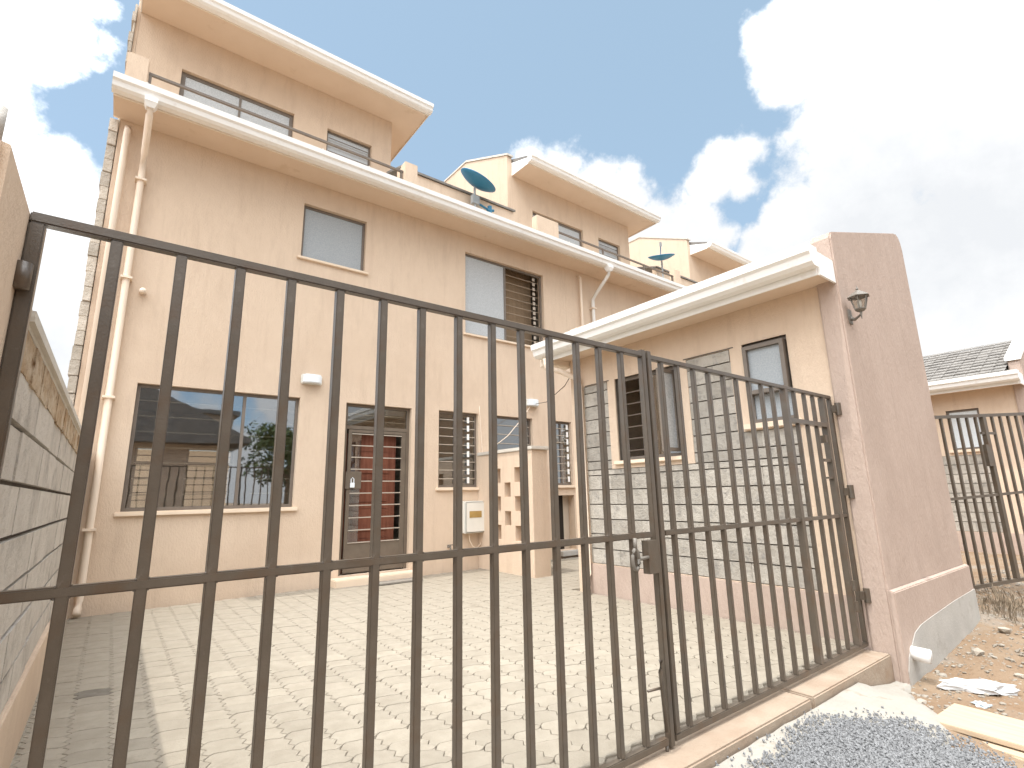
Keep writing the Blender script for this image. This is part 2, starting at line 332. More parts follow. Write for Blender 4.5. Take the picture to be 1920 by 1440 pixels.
gm = MB(); gm.v = [(x, y, ground_z(x, y) + (.012 * random.uniform(-1, 1) if -1 < x < 15 and -1 < y < 3.3 else 0)) for y in gy for x in gx]
nx = len(gx); gm.f = [(j * nx + i, j * nx + i + 1, (j + 1) * nx + i + 1, (j + 1) * nx + i) for j in range(len(gy) - 1) for i in range(nx - 1)]
tag(part('ground', gm, M['soil'], smooth=True), kind='structure')

# court: interlocking pavers over a sand bed
bed = MB().box(-.36, 6.5, 2.50, 10.22, -.10, -.018).box(6.5, 10.8, 6.64, 10.22, -.10, -.018)
paving = tag(part('paving', bed, M['joint']), kind='structure')
PL, PH = .24, .205
def fx(t): return .022 * math.sin(2 * math.pi * t) + .008 * math.sin(4 * math.pi * t + .6)
def gyf(t): t = (t * 2) % 1; return .036 * (abs(t - .5) * 2 - .5)
def paver_poly():
    P = []; n = 8; q = 4; e = .0042
    for k in range(n + 1): t = k / n; P.append((t * PL, fx(t) + e))
    bottom = [(t * PL + gyf(0), fx(t)) for t in [k / n for k in range(n + 1)]]
    top = [(x, y + PH) for x, y in bottom]
    lft = [(gyf(k / q), fx(0) + PH * k / q) for k in range(1, q)]
    rgt = [(x + PL, y) for x, y in lft]
    return bottom + rgt + top[::-1] + lft[::-1]
def paver_mesh(name='paver'):
    P = paver_poly(); c = (sum(p[0] for p in P) / len(P), sum(p[1] for p in P) / len(P))
    def ins(d):
        res = []
        for i, p in enumerate(P):
            a, b = Vector(P[i - 1]), Vector(P[(i + 1) % len(P)]); t = (b - a).normalized(); nrm = Vector((-t.y, t.x)); res.append((p[0] + nrm.x * d, p[1] + nrm.y * d))
        return res
    A, B = ins(.0018), ins(.0052); n = len(P)
    v = [(x, y, -.03) for x, y in A] + [(x, y, -.006) for x, y in A] + [(x, y, 0) for x, y in B]
    f = [(i, (i + 1) % n, n + (i + 1) % n, n + i) for i in range(n)] + [(n + i, n + (i + 1) % n, 2 * n + (i + 1) % n, 2 * n + i) for i in range(n)] + [tuple(range(2 * n, 3 * n))]
    return v, f
pv, pf = paver_mesh()
pme = MB().add(pv, pf).mesh('paver', M['paver'])
spots_ = []
for j in range(int(7.72 / PH) + 1):
    for i in range(-1, int(11.0 / PL) + 1):
        x, y = -.30 + i * PL, 2.52 + j * PH
        if (x + PL > 6.47 and y < 6.66) or x + PL > 10.8 or y + PH > 10.2: continue
        # seen size in the photograph: near ones that the frame shows first
        dx, dy = x - 0, y - 0; d = math.hypot(dx, dy); ang = math.degrees(math.atan2(dx, dy)) - 37.4
        vis = (abs(ang) < 45) and (d > 3.3)
        spots_.append((0 if vis else 1, d, x, y))
spots_.sort()
rest = MB()
for k, (a, d, x, y) in enumerate(spots_):
    z = random.uniform(-.003, .003)
    if k < 300:
        o = mpart('paver', pme, paving, (x, y, z)); o.rotation_euler = (random.uniform(-.004, .004), random.uniform(-.004, .004), 0)
        if -.16 < x < .12 and 5.95 < y < 6.06: o.data = pme.copy(); o.data.materials[0] = M['stain']; o['label'] = 'dark oil stained paver'
    else:
        tx, ty = random.uniform(-.004, .004), random.uniform(-.004, .004)
        rest.add([(x + p[0], y + p[1], z + p[2] + tx * p[0] + ty * p[1]) for p in pv], pf)
tag(part('paver_field', rest, M['paver'], paving, weld=False), kind='stuff')

# threshold beam in two lengths and the rough concrete apron in front of it
for a, b in ((-.6, 4.62), (4.66, 6.39)):
    tag(part('threshold', MB().box(a, b, 2.19, 2.52, -.3, -.035), M['beam'], bevel=.012), kind='structure')
rng = random.Random(3); ap = MB(); cols = 44; rows = 9; av = []
for i in range(cols + 1):
    x = -1.2 + 7.55 * i / cols
    yl = 1.45 + .10 * math.sin(x * 2.3) + rng.uniform(-.06, .06) + .50 * sstep(4.9, 6.3, x)
    for j in range(rows + 1):
        y = 2.175 + (yl - 2.175) * j / rows
        z = ground_z(x, y) + .035 + .008 * rng.uniform(-1, 1) - (.07 if j == rows else 0)
        if y > 2.1: z = max(z, -.10) if x < 5.6 else z
        av.append((x, y, z))
for i in range(cols):
    for j in range(rows):
        a = i * (rows + 1) + j; ap.f.append((a, a + 1, a + rows + 2, a + rows + 1))
ap.v = av
tag(part('concrete_apron', ap, M['apron'], smooth=True), kind='structure')

# ------------------------------------------------------------------ terraced houses
PER = 10.45
GUT = [(0, 0), (-.12, 0), (-.17, .035), (-.19, .11), (-.225, .14), (-.235, .235), (-.21, .235), (-.205, .16), (-.17, .13), (-.15, .06), (-.11, .03), (-.02, .03), (-.02, .235), (0, .235)]
def house(i):
    dx = PER * i
    lab = ['peach three storey terraced house nearest the gate with large sash window and grille door',
           'peach terraced house, second in the row, its dormer behind the nearer blue dish',
           'peach terraced house furthest along the row, only its dormer showing above the annex gutter'][i]
    h = thing('terraced_house', (dx - .62, 10.2, 0), lab, 'house', 'terraced houses in a row')
    F = yface(10.2)
    holes = [(.12 + dx, 2.67 + dx, 1.46, 3.51), (3.57 + dx, 5.02 + dx, .15, 3.5), (5.70 + dx, 6.77 + dx, 1.79, 3.52), (7.29 + dx, 8.45 + dx, 1.95, 3.52),
             (9.2 + dx, 9.95 + dx, 1.82, 3.52), (9.22 + dx, 9.95 + dx, .18, 1.56), (2.49 + dx, 3.83 + dx, 6.40, 7.60), (6.41 + dx, 8.98 + dx, 5.48, 7.63)]
    part('front_wall', MB().panel(F, (-.62 + dx, -.62 + PER - .003 + dx), (-.3, 8.1), 0, .24, holes), M['plaster'], h)
    x0, x1 = -.62 + dx, -.62 + PER - .003 + dx
    rear = [(.33 + dx, .95 + dx, 1.35, 2.98), (1.47 + dx, 2.6 + dx, 1.35, 2.98)]
    part('rear_wall', MB().panel(yface(16.5), (x0, x1), (-.3, 8.1), 0, .2, rear), M['inner'], h)
    sw = MB().box(x0, x0 + .2, 10.443, 16.497, -.3, 8.1).box(x1 - .2, x1, 10.443, 16.497, -.3, 8.1)
    for a, z0, z1 in ((3.1, .15, 3.95), (5.3, .15, 3.95), (7.0, .15, 3.95), (5.2, 4.25, 8.1)): sw.box(dx + a, dx + a + .14, 10.45, 16.49, z0, z1)
    part('inner_wall', sw, M['inner'], h)
    part('floor', MB().box(x0 + .203, x1 - .203, 10.444, 16.49, -.1, .148).box(x0 + .203, x1 - .203, 10.444, 16.49, 3.953, 4.247).box(x0, x1, 10.2, 16.7, 8.103, 8.36), M['inner'], h)
    for q in rear:
        rw = part('window', MB().box(q[0], q[1], 16.55, 16.6, 2.56, 2.64).box(q[0], q[0] + .06, 16.5, 16.56, q[2], q[3]).box(q[1] - .06, q[1], 16.5, 16.56, q[2], q[3]), M['frame'], h, weld=False)
        for k in range(8): part('grille_bar', MB().box(q[0], q[1], 16.48, 16.495, q[2] + .1 + k * .19, q[2] + .125 + k * .19), M['grille_dark'], rw)
    # windows
    window(h, F, *holes[0], panes=((0, .63, 'glass_big'), (.632, 1, 'glass_big')), mull=(1.73 + dx,), bars=7, bd=.06)
    window(h, F, *holes[2], panes=((0, 1, 'glass'),), mull=(6.17 + dx,), bars=8, ladder=6.52 + dx, bd=-.012)
    window(h, F, *holes[3], panes=((0, 1, 'glass'),), bars=6, ladder=8.2 + dx, bd=-.012)
    window(h, F, *holes[4], panes=((0, .4, 'glass'), (.4, 1, 'glass')), mull=(9.5 + dx,), bars=8, ladder=9.72 + dx, bd=-.012)
    window(h, F, *holes[6], panes=((0, 1, 'frost'),), sill_drop=.055)
    w2 = window(h, F, *holes[7], panes=((0, .50, 'frost_pale'),), mull=(7.70 + dx,), bars=0, sill_drop=.055)
    for k in range(9):
        z = 5.7 + k * .215
        part('grille_bar', MB().mbox(F, 7.74 + dx, 8.9 + dx, .17, .185, z - .008, z + .008), M['grille_brown'], w2)
    for k in range(14): part('grille_fin', MB().mbox(F, 8.70 + dx, 8.78 + dx, .13, .15, 5.6 + k * .142, 5.69 + k * .142), M['grille'], w2)
    part('curtain', MB().mbox(F, 7.0 + dx, 8.97 + dx, .55, .57, 5.2, 7.8), M['curtain'], h)
    part('opening_shade', MB().mbox(F, 9.15 + dx, 10.02 + dx, .245, .26, .1, 1.62), M['dark'], h)  # flat black sheet behind the low opening, painted shade instead of depth
    part('step', MB().mbox(F, 9.2 + dx, 10.0 + dx, -.16, -.002, .05, .17), M['cement'], h, bevel=.01)
    # door: steel frame, transom light, barred leaf with a solid kick panel
    u0, u1, z0, z1 = holes[1]
    d = MB().mbox(F, u0 + .003, u0 + .07, .09, .15, z0, z1 - .003).mbox(F, u1 - .07, u1 - .003, .09, .15, z0, z1 - .003).mbox(F, u0 + .07, u1 - .07, .09, .15, z1 - .06, z1 - .003)
    d.mbox(F, u0 + .07, u1 - .07, .09, .15, 2.98, 3.05)
    d.mbox(F, u0 + .11, u0 + .18, .088, .128, z0 + .03, 2.97).mbox(F, u1 - .18, u1 - .08, .088, .128, z0 + .03, 2.97).mbox(F, u0 + .18, u1 - .18, .088, .128, 2.91, 2.97)
    door = part('door', d, M['steel_door'], h, weld=False)
    part('kick_panel', MB().mbox(F, u0 + .18, u1 - .18, .092, .125, z0 + .03, .72), M['steel_door'], door)
    for k in range(10):
        z = .74 + k * .238
        part('grille_bar', MB().mbox(F, u0 + .18, u1 - .18, .078, .09, z - .010, z + .010), M['grille'], door)
    for z in (3.17, 3.3): part('grille_bar', MB().mbox(F, u0 + .08, u1 - .08, .16, .172, z - .009, z + .009), M['grille'], door)
    part('transom_pane', MB().mbox(F, u0 + .07, u1 - .07, .115, .122, 3.05, z1 - .06), M['glass'], door)
    part('lock_plate', MB().mbox(F, u0 + .08, u0 + .40, .07, .0865, 1.78, 2.12), M['steel_door'], door)
    part('glazing', MB().mbox(F, u0 + .18, u0 + .40, .135, .142, .73, 2.9), M['glass'], door)
    part('inner_door', MB().mbox(F, u0 + .12, u1 - .24, .24, .30, .16, 2.9), M['redwood'], door)
    for k in range(4):
        part('door_panel', MB().mbox(F, u0 + .30, u1 - .40, .225, .2385, .35 + k * .58, .80 + k * .58), M['redwood'], door, bevel=.01)
    part('doorstep', MB().mbox(F, 3.40 + dx, 5.15 + dx, -.36, -.003, -.06, .13), M['sill'], h, bevel=.015)
    # main eave
    ex0, ex1 = -.72 + dx, 9.728 + dx
    part('soffit', MB().box(ex0, ex1, 9.56, 10.198, 8.10, 8.13), M['soffit'], h)
    part('fascia', MB().box(ex0, ex1, 9.535, 9.558, 8.075, 8.29), M['fascia'], h)
    g = part('gutter', MB().prism([(9.53 + p[0], 8.10 + p[1]) for p in GUT], YZ, ex0 - .02, ex1 - .022), M['gutter'], h)
    for e in (ex0 - .024, ex1 - .020): part('gutter_end', MB().prism([(9.53 + p[0], 8.10 + p[1]) for p in GUT[:6]] + [(9.53, 8.335)], YZ, e, e + .003), M['gutter'], g)
    bk = MB()
    for k in range(11): bk.prism([(9.29, 8.337), (9.53, 8.345), (9.53, 8.352), (9.29, 8.346)], YZ, ex0 + .4 + k * .95, ex0 + .43 + k * .95)
    part('gutter_strap', bk, M['gutter'], g)
    tl = MB()
    for k in range(3):
        y = 9.5 + k * .24; tl.prism([(y, 8.36 + k * .05), (y + .3, 8.44 + k * .05), (y + .3, 8.47 + k * .05), (y, 8.40 + k * .05)], YZ, ex0 + .06, ex1 - .02)
    part('eave_tiles', tl, M['tile'], h, weld=False)
    # rainwater pipes
    px = -.22 + dx if i == 0 else .42 + dx
    yo = 9.40
    pm = MB().tube([(px, yo, 8.16), (px, yo, 7.98), (px, yo + .03, 7.86), (px, 9.95, 7.45), (px, 10.10, 7.30), (px, 10.11, 7.1), (px, 10.11, .22), (px, 10.08, .12), (px, 10.0, 0.05)], .052, 12)
    dp = part('downpipe', pm, M['pipe'] if i == 0 else M['pipe_white'], h, smooth=True)
    fm = MB().box(px - .09, px + .09, 9.30, 9.50, 8.04, 8.12)
    fm.add([(px + a * .09, 9.40 + b * .095, 8.04) for a, b in ((-1, -1), (1, -1), (1, 1), (-1, 1))] + [(px + a * .058, 9.40 + b * .058, 7.95) for a, b in ((-1, -1), (1, -1), (1, 1), (-1, 1))], [(0, 1, 5, 4), (1, 2, 6, 5), (2, 3, 7, 6), (3, 0, 4, 7), (4, 5, 6, 7), (3, 2, 1, 0)])
    part('outlet', fm, M['gutter'], dp)
    cl = MB()
    for z in (1.2, 3.2, 5.2, 7.0): cl.box(px - .08, px + .08, 10.03, 10.198, z, z + .035)
    part('pipe_clip', cl, M['pipe'], dp)
    qx = -.50 + dx if i == 0 else -.08 + dx
    p2 = part('downpipe', MB().tube([(qx, 10.197, 7.93), (qx, 10.13, 7.93), (qx, 10.10, 7.88), (qx, 10.10, 7.78), (qx, 10.10, .05)], .05 if i == 0 else .04, 12), M['pipe'], h, smooth=True)
    # set back top floor with balcony in front
    D = yface(12.5)
    dh = [(.18 + dx, 2.65 + dx, 9.3, 11.36), (3.50 + dx, 4.74 + dx, 9.3, 11.34)]
    part('dormer_wall', MB().panel(D, (-.70 + dx, 5.32 + dx), (8.362, 12.36), 0, .2, dh), M['plaster'], h)
    window(h, D, *dh[0], panes=((0, .495, 'frost_pale'), (.505, 1, 'frost_pale')), mull=(1.42 + dx,), sill=False, fr=.09, bars=0)
    w4 = window(h, D, *dh[1], panes=((0, 1, 'frost_pale'),), trans=(10.55,), bars=0, sill=False, din=.1)
    for k in range(3): part('grille_bar', MB().mbox(D, 3.56 + dx, 4.68 + dx, .06, .075, 10.72 + k * .2 - .01, 10.72 + k * .2 + .01), M['frame'], w4)
    part('dormer_side', MB().prism([(12.703, 8.362), (12.703, 12.36), (16.6, 12.36), (16.6, 8.362)], YZ, 5.12 + dx, 5.32 + dx), M['plaster'], h)
    part('dormer_back', MB().box(-.5 + dx, 5.118 + dx, 16.4, 16.6, 8.362, 12.36), M['plaster'], h)
    gp = part('gable_parapet', MB().prism([(12.5, 8.362), (12.5, 13.08), (15.15, 14.32), (16.75, 14.36), (18.6, 13.2), (18.6, 8.362)], YZ, (-.90 if i else -.76) + dx, -.703 + dx), M['plaster'], h)
    part('gable_coping', MB().prism([(12.44, 13.06), (15.13, 14.325), (16.75, 14.365), (18.65, 13.19), (18.65, 13.26), (16.77, 14.43), (15.1, 14.39), (12.44, 13.13)], YZ, (-.93 if i else -.78) + dx, -.67 + dx), M['coping'], gp)
    part('dormer_soffit', MB().box(-.69 + dx, 6.03 + dx, 11.62, 16.9, 12.363, 12.39), M['soffit'], h)
    part('dormer_fascia', MB().box(-.69 + dx, 6.05 + dx, 11.597, 11.618, 12.335, 12.56).box(6.032 + dx, 6.05 + dx, 11.62, 16.9, 12.335, 12.56), M['fascia'], h)
    part('dormer_barge', MB().prism([(11.62, 12.335), (11.62, 12.56), (12.498, 12.86), (12.498, 12.363)], YZ, -.712 + dx, -.692 + dx), M['gutter'], h)
    dg = part('dormer_gutter', MB().prism([(11.595 + p[0], 12.36 + p[1]) for p in GUT], YZ, -.72 + dx, 6.08 + dx), M['gutter'], h)
    part('gutter_end', MB().prism([(11.595 + p[0], 12.36 + p[1]) for p in GUT[:6]] + [(11.595, 12.595)], YZ, 6.081 + dx, 6.085 + dx).prism([(11.595 + p[0], 12.36 + p[1]) for p in GUT[:6]] + [(11.595, 12.595)], YZ, -.725 + dx, -.721 + dx), M['gutter'], dg)
    part('dormer_roof', MB().prism([(11.5, 12.60), (15.15, 14.1), (16.9, 13.5), (16.9, 13.4), (15.15, 14.0), (11.5, 12.50)], YZ, -.69 + dx, 6.06 + dx).prism([(11.52, 12.56), (15.15, 13.99), (16.9, 13.39), (16.9, 12.395), (11.62, 12.395)], YZ, 5.9 + dx, 6.028 + dx), M['tile'], h, weld=False)
    gt = MB().tube([(5.325 + dx, 14.3, 11.95), (5.75 + dx, 14.3, 11.9), (5.86 + dx, 14.3, 11.95), (5.9 + dx, 14.3, 12.1), (5.9 + dx, 14.3, 12.33)], .055, 10)
    part('overflow_pipe', gt, M['pipe'], h, smooth=True)
    # balcony
    bx0 = (-.65, -.33) if i == 0 else (-1.79, -.96)
    part('parapet', MB().box(bx0[0] + dx, bx0[1] + dx, 10.0, 10.24, 8.365, 9.34), M['plaster'], h, bevel=.015)
    part('parapet', MB().box(4.62 + dx, 4.95 + dx, 10.0, 10.24, 8.365, 9.36), M['plaster'], h, bevel=.015)
    part('balcony_upstand', MB().box(bx0[1] + .003 + dx, 4.617 + dx, 10.02, 10.22, 8.365, 8.72), M['plaster'], h)
    part('terrace_wall', MB().box(4.953 + dx, 8.6 + dx, 11.0, 11.2, 8.365, 9.86), M['plaster'], h)
    part('terrace_coping', MB().prism([(10.95, 9.865), (11.9, 10.2), (11.9, 10.26), (10.95, 9.925)], YZ, 4.953 + dx, 8.65 + dx), M['tile'], h)
    br = MB().box(bx0[1] + .004 + dx, 4.616 + dx, 10.08, 10.13, 9.09, 9.135).box(bx0[1] + .004 + dx, 4.616 + dx, 10.085, 10.125, 8.85, 8.885)
    rail = part('balcony_rail', br, M['rail'], h, weld=False)
    for x in (bx0[1] + .03, 4.57): part('rail_post', MB().box(x - .022 + dx, x + .022 + dx, 10.083, 10.127, 8.725, 9.088), M['rail'], rail)
    if i:
        for x in (1.0, 3.0): part('rail_post', MB().box(x - .02 + dx, x + .02 + dx, 10.083, 10.127, 8.725, 9.088), M['rail'], rail)
    return h
houses = [house(k) for k in range(3)]

# rough unfinished party wall at the end of the row
pw = thing('party_wall', (-.8, 10.3, 0), 'rough raw stone edge of the party wall left of the two downpipes', 'wall')
z = -.1; k = 0; rr = random.Random(5)
while z < 7.95:
    hh = .255 + rr.uniform(-.02, .02); x0 = -.745 + rr.uniform(-.014, .014)
    part('stone_block', MB().box(x0, -.63, 10.16 + rr.uniform(0, .04), 10.9, z, z + hh - .004), M['stone_raw'], pw, bevel=.008); z += hh
z = 8.4
while z < 12.3:
    hh = .255 + rr.uniform(-.02, .02); x0 = -.82 + rr.uniform(-.04, .02)
    part('stone_block', MB().box(x0, -.765, 12.42 + rr.uniform(0, .05), 13.1, z, z + hh - .004), M['stone_raw'], pw, bevel=.01); z += hh
part('mortar_core', MB().box(-.725, -.632, 10.21, 10.88, -.1, 7.9), M['mortar'], pw)

# ------------------------------------------------------------------ boundary wall on the left with its gate pillar
bw = thing('boundary_wall', (-.5, 6.2, 0), 'grey stone boundary wall with rusty stained top band left of the court', 'wall')
part('wall_core', MB().box(-.62, -.372, 2.62, 10.14, -.3, 2.12), M['mortar'], bw)
courses = [.50, .72, .97, 1.215, 1.455, 1.69, 1.92, 2.125]
for c in range(len(courses) - 1):
    z0, z1 = courses[c], courses[c + 1]; y = 2.63 - (.3 if c % 2 else .05)
    while y < 10.12:
        ln = random.uniform(.7, .95); a, b = max(y, 2.625), min(y + ln, 10.13)
        if b - a > .06: part('stone_block', MB().box(-.40, -.345 + random.uniform(-.006, .004), a + .0008, b - .0008, z0 + .011, z1 - .011), M['stone_grey'], bw)
        y += ln
part('plaster_plinth', MB().box(-.40, -.322, 2.625, 10.13, -.12, .50), M['plaster'], bw, bevel=.01)
bm_ = MB(); rr = random.Random(9); nn = 60
for k in range(nn):
    a, b = 2.625 + 7.5 * k / nn, 2.625 + 7.5 * (k + 1) / nn
    bm_.box(-.60, -.338 + rr.uniform(-.004, .004), a, b, 2.112 + rr.uniform(-.006, .006), 2.275)
part('mortar_band', bm_, M['rust_band'], bw, weld=False)
part('coping', MB().box(-.64, -.318, 2.62, 10.13, 2.277, 2.36), M['coping'], bw, bevel=.02)
lp = thing('gate_pillar', (-.6, 2.2, 0), 'peach plastered gate pillar at the left edge holding the gate hinge', 'pillar')
part('pillar_body', MB().prism([(-.95, -.4), (-.352, -.4), (-.352, 2.63), (-.362, 2.655), (-.39, 2.665), (-.95, 2.68)], XZ, 1.92, 2.61), M['plaster'], lp, bevel=.02)
part('pipe_stub', MB().tube([(-.388, 1.945, 2.64), (-.388, 1.945, 2.75)], .013, 10), M['cement'], lp, smooth=True)
part('jamb', MB().box(-.351, -.33, 2.426, 2.50, .0, 2.60), M['gate'], lp)

# ------------------------------------------------------------------ annex with stone panels (ours and the neighbour's)
def annex(i):
    dx = 10.75 * i; X = 6.45 + dx; F = xface(X)
    a = thing('annex', (X, 4.3, 0), ['single storey peach annex with cut stone panels and white gutter right of the court',
                                     'neighbouring peach annex with grey tiled roof seen past the right pillar'][i], 'annex', 'annexes along the street')
    W1, W2 = (4.44, 5.62, 2.10, 3.45), ((2.80, 3.385, 2.43, 3.49) if i == 0 else (3.08, 3.74, 2.5, 3.52))
    panels = [(2.78, 6.34, .47, 1.98), (5.78, 6.34, 1.98, 3.44), (3.56, 4.24, 1.98, 3.475), (2.78, 3.56, 1.98, 2.34)]
    if i: panels = [(3.0, 6.34, .47, 2.36), (5.78, 6.34, 2.36, 3.44)]
    part('plaster_skin', MB().panel(F, (2.362, 6.40), (.462, 3.98), 0, .028, [W1, W2] + panels), M['plaster'], a)
    part('wall_core', MB().panel(F, (2.362, 6.40), (-.2, 3.98), .0285, .26, [W1, W2]), M['mortar'], a)
    part('plinth', MB().mbox(F, 2.362, 6.42, -.014, .027, -.2, .46), M['plaster_shade'], a, bevel=.008)
    if i == 0: part('panel_line', MB().mbox(F, 3.5, 4.28, -.006, .02, 3.478, 3.492).mbox(F, 5.74, 6.3, -.006, .02, 3.443, 3.457), M['mortar'], a, weld=False)
    z = .472; c = 0; rr = random.Random(11)
    while z < 3.46:
        z1 = z + .236; u = 2.0 - (.27 if c % 2 else 0)
        while u < 6.5:
            ln = rr.uniform(.46, .60)
            for p in panels:
                ua, ub = max(u, p[0]), min(u + ln, p[1]); za, zb = max(z, p[2]), min(z1, p[3])
                if ub - ua > .03 and zb - za > .05:
                    # merge the strips of one course that two panels share
                    part('stone_block', MB().mbox(F, ua + (.0012 if ua > p[0] else 0), ub - (.0012 if ub < p[1] else 0), .006 + rr.uniform(-.003, .004), .0282, za + .0085, zb - .0085), M['stone'], a)
            u += ln
        z = z1; c += 1
    w1 = window(a, F, *W1, panes=((0, .40, 'glass'),), mull=(4.97,), bars=0, sill=True, din=.08, sill_drop=.06)
    part('open_sash', MB().mbox(F, 4.50, 4.55, -.30, .078, 2.17, 2.22).mbox(F, 4.50, 4.55, -.30, .078, 3.33, 3.38).mbox(F, 4.50, 4.55, -.30, -.25, 2.22, 3.33).mbox(F, 4.50, 4.55, .03, .078, 2.22, 3.33), M['frame'], w1, weld=False)
    part('sash_pane', MB().mbox(F, 4.52, 4.528, -.25, .03, 2.22, 3.33), M['frost_pale'], w1)
    for k in range(6): part('grille_bar', MB().mbox(F, 4.98, 5.56, .14, .155, 2.25 + k * .19, 2.268 + k * .19), M['grille_dark'], w1)
    part('grille_bar', MB().mbox(F, 5.2, 5.218, .156, .17, 2.14, 3.4), M['grille_dark'], w1)
    if i == 0:
        w2 = window(a, F, *W2, panes=((0, 1, 'frost'),), trans=(2.82,), bars=0, sill=True, din=.06, sill_drop=.075)
        part('top_sash', MB().mbox(F, 2.83, 2.88, -.05, .058, 2.80, 3.44).mbox(F, 3.31, 3.36, -.05, .058, 2.80, 3.44).mbox(F, 2.88, 3.31, -.05, .058, 3.39, 3.44).mbox(F, 2.88, 3.31, -.05, .058, 2.80, 2.85), M['frame'], w2, weld=False)
        part('sash_pane', MB().mbox(F, 2.88, 3.31, .0, .01, 2.85, 3.39), M['frost'], w2)
    else:
        window(a, F, *W2, panes=((0, 1, 'frost_bright'),), bars=0, sill=True, din=.06, sill_drop=.075, fr=.05)
    # back, partition and room floor
    part('rear_wall', MB().panel(xface(9.0 + dx), (2.362, 6.4), (-.2, 4.9), 0, .2, [(4.7, 5.5, 2.1, 3.3)]), M['inner'], a)
    part('room', MB().box(X + .262, 8.997 + dx, 2.362, 6.4, -.05, .1).box(X + .262, 8.997 + dx, 3.9, 4.05, .103, 4.0), M['inner'], a)
    # gables
    rise = .34 if i else 0
    def gable(y0, y1, x0):
        pts = [(x0, -.5), (9.2 + dx, -.5), (9.2 + dx, 5.12 + rise), (9.17 + dx, 5.25 + rise), (9.10 + dx, 5.33 + rise), (9.0 + dx, 5.36 + rise), (x0 + .12, 4.61), (x0 + .03, 4.57), (x0, 4.50)]
        return MB().prism(pts, XZ, y0, y1)
    gb = part('gable_wall', gable(2.13, 2.36, 6.40 + dx), M['plaster_shade'], a, bevel=.018)
    part('gable_wall', gable(6.402, 6.62, 6.40 + dx), M['plaster'], a, bevel=.018)
    if i: part('gable_coping', MB().prism([(6.36 + dx, 4.56), (6.52 + dx, 4.64), (9.0 + dx, 5.372 + rise), (9.0 + dx, 5.45 + rise), (6.5 + dx, 4.72), (6.36 + dx, 4.66)], XZ, 2.10, 2.40), M['gutter'], a, bevel=.01)
    part('plinth', MB().prism([(2.128, -.6), (2.128, .575), (2.080, .555), (2.078, -.6)], YZ, 6.405 + dx, 9.235 + dx), M['plaster_shade'], a, bevel=.008)
    part('cement_base', MB().prism([(6.43 + dx, -.6), (9.24 + dx, -.6), (9.24 + dx, .26), (8.3 + dx, .235), (7.4 + dx, .19), (7.0 + dx, .165), (6.78 + dx, .12), (6.62 + dx, .02), (6.50 + dx, -.06), (6.43 + dx, -.18)], XZ, 2.0775, 2.071), M['cement'], a)
    part('drain_pipe', MB().tube([(6.62 + dx, 2.09, -.04), (6.62 + dx, 1.93, -.05)], [.062, .066], 14, cap=False).tube([(6.62 + dx, 1.932, -.05), (6.62 + dx, 2.10, -.04)], .054, 14, cap=False).prism([(1, 0)], XZ, 0, 0) if False else
         MB().tube([(6.62 + dx, 2.09, -.04), (6.62 + dx, 1.93, -.05), (6.62 + dx, 1.928, -.05), (6.62 + dx, 1.95, -.049), (6.62 + dx, 2.06, -.045)], [.064, .066, .054, .053, .053], 16, cap=True), M['gutter'], a, smooth=True)
    # eave
    part('soffit', MB().box(5.99 + dx, X - .003, 2.17, 6.75, 3.97, 4.0), M['soffit'], a)
    part('fascia', MB().box(5.965 + dx, 5.988 + dx, 2.17, 6.75, 3.925, 4.2).box(5.99 + dx, 6.397 + dx, 2.145, 2.168, 3.925, 4.2), M['gutter'], a, weld=False)
    GX = lambda p, t: (5.96 + dx + p[0], t, p[1])
    g = part('gutter', MB().prism([(p[0], 4.0 + p[1] * 1.0) for p in GUT], GX, 2.14, 6.9), M['gutter'], a)
    for y in (2.136, 6.9): part('gutter_end', MB().prism([(p[0], 4.0 + p[1] * 1.0) for p in GUT[:6]] + [(0, 4.0 + .236)], GX, y, y + .004), M['gutter'], g)
    part('eave_box', MB().box(5.97 + dx, 6.5 + dx, 6.63, 6.95, 3.86, 4.11), M['fascia'], a, bevel=.02)
    part('downpipe', MB().tube([(5.86 + dx, 6.66, 3.95), (5.86 + dx, 6.66, 3.8), (6.05 + dx, 6.52, 3.72), (6.33 + dx, 6.38, 3.6), (6.37 + dx, 6.36, 3.45), (6.37 + dx, 6.36, .30), (6.33 + dx, 6.34, .10), (6.27 + dx, 6.30, .06)], .05, 12), M['pipe'], a, smooth=True)
    # tiled lean-to roof, rows of curved tiles
    x_lo, z_lo, x_hi, z_hi = 5.88, 4.24, 9.05, 5.16 + rise * 1.25
    part('roof_deck', MB().prism([(x_lo + .1, z_lo - .06), (x_hi, z_hi - .08), (x_hi, z_hi - .14), (x_lo + .1, z_lo - .12)], lambda p, t: (p[0] + dx, t, p[1]), 2.365, 6.398), M['mortar'], a)
    rows_ = 11; tw = .25; ntile = int(4.02 / tw)
    tv = MB(); prof = [(0, .0), (.12, .016), (.5, .012), (.88, .016), (1, 0)]
    for r in range(rows_):
        s0, s1 = r / rows_, (r + 1.18) / rows_
        xa, za = x_lo + (x_hi - x_lo) * s0, z_lo + (z_hi - z_lo) * s0 + .03
        xb, zb = x_lo + (x_hi - x_lo) * min(s1, 1.02), z_lo + (z_hi - z_lo) * min(s1, 1.02) - .01
        for t in range(ntile):
            y0 = 2.37 + t * tw; jit = random.uniform(-.008, .008); v = []
            for q in prof:
                v += [(xa + dx, y0 + q[0] * tw * .99, za + q[1] + jit), (xb + dx, y0 + q[0] * tw * .99, zb + q[1]), (xa + dx, y0 + q[0] * tw * .99, za + q[1] - .025 + jit)]
            f = []
            for k in range(4): f += [(3 * k, 3 * k + 3, 3 * k + 4, 3 * k + 1), (3 * k, 3 * k + 2, 3 * k + 5, 3 * k + 3)]
            tv.add(v, f)
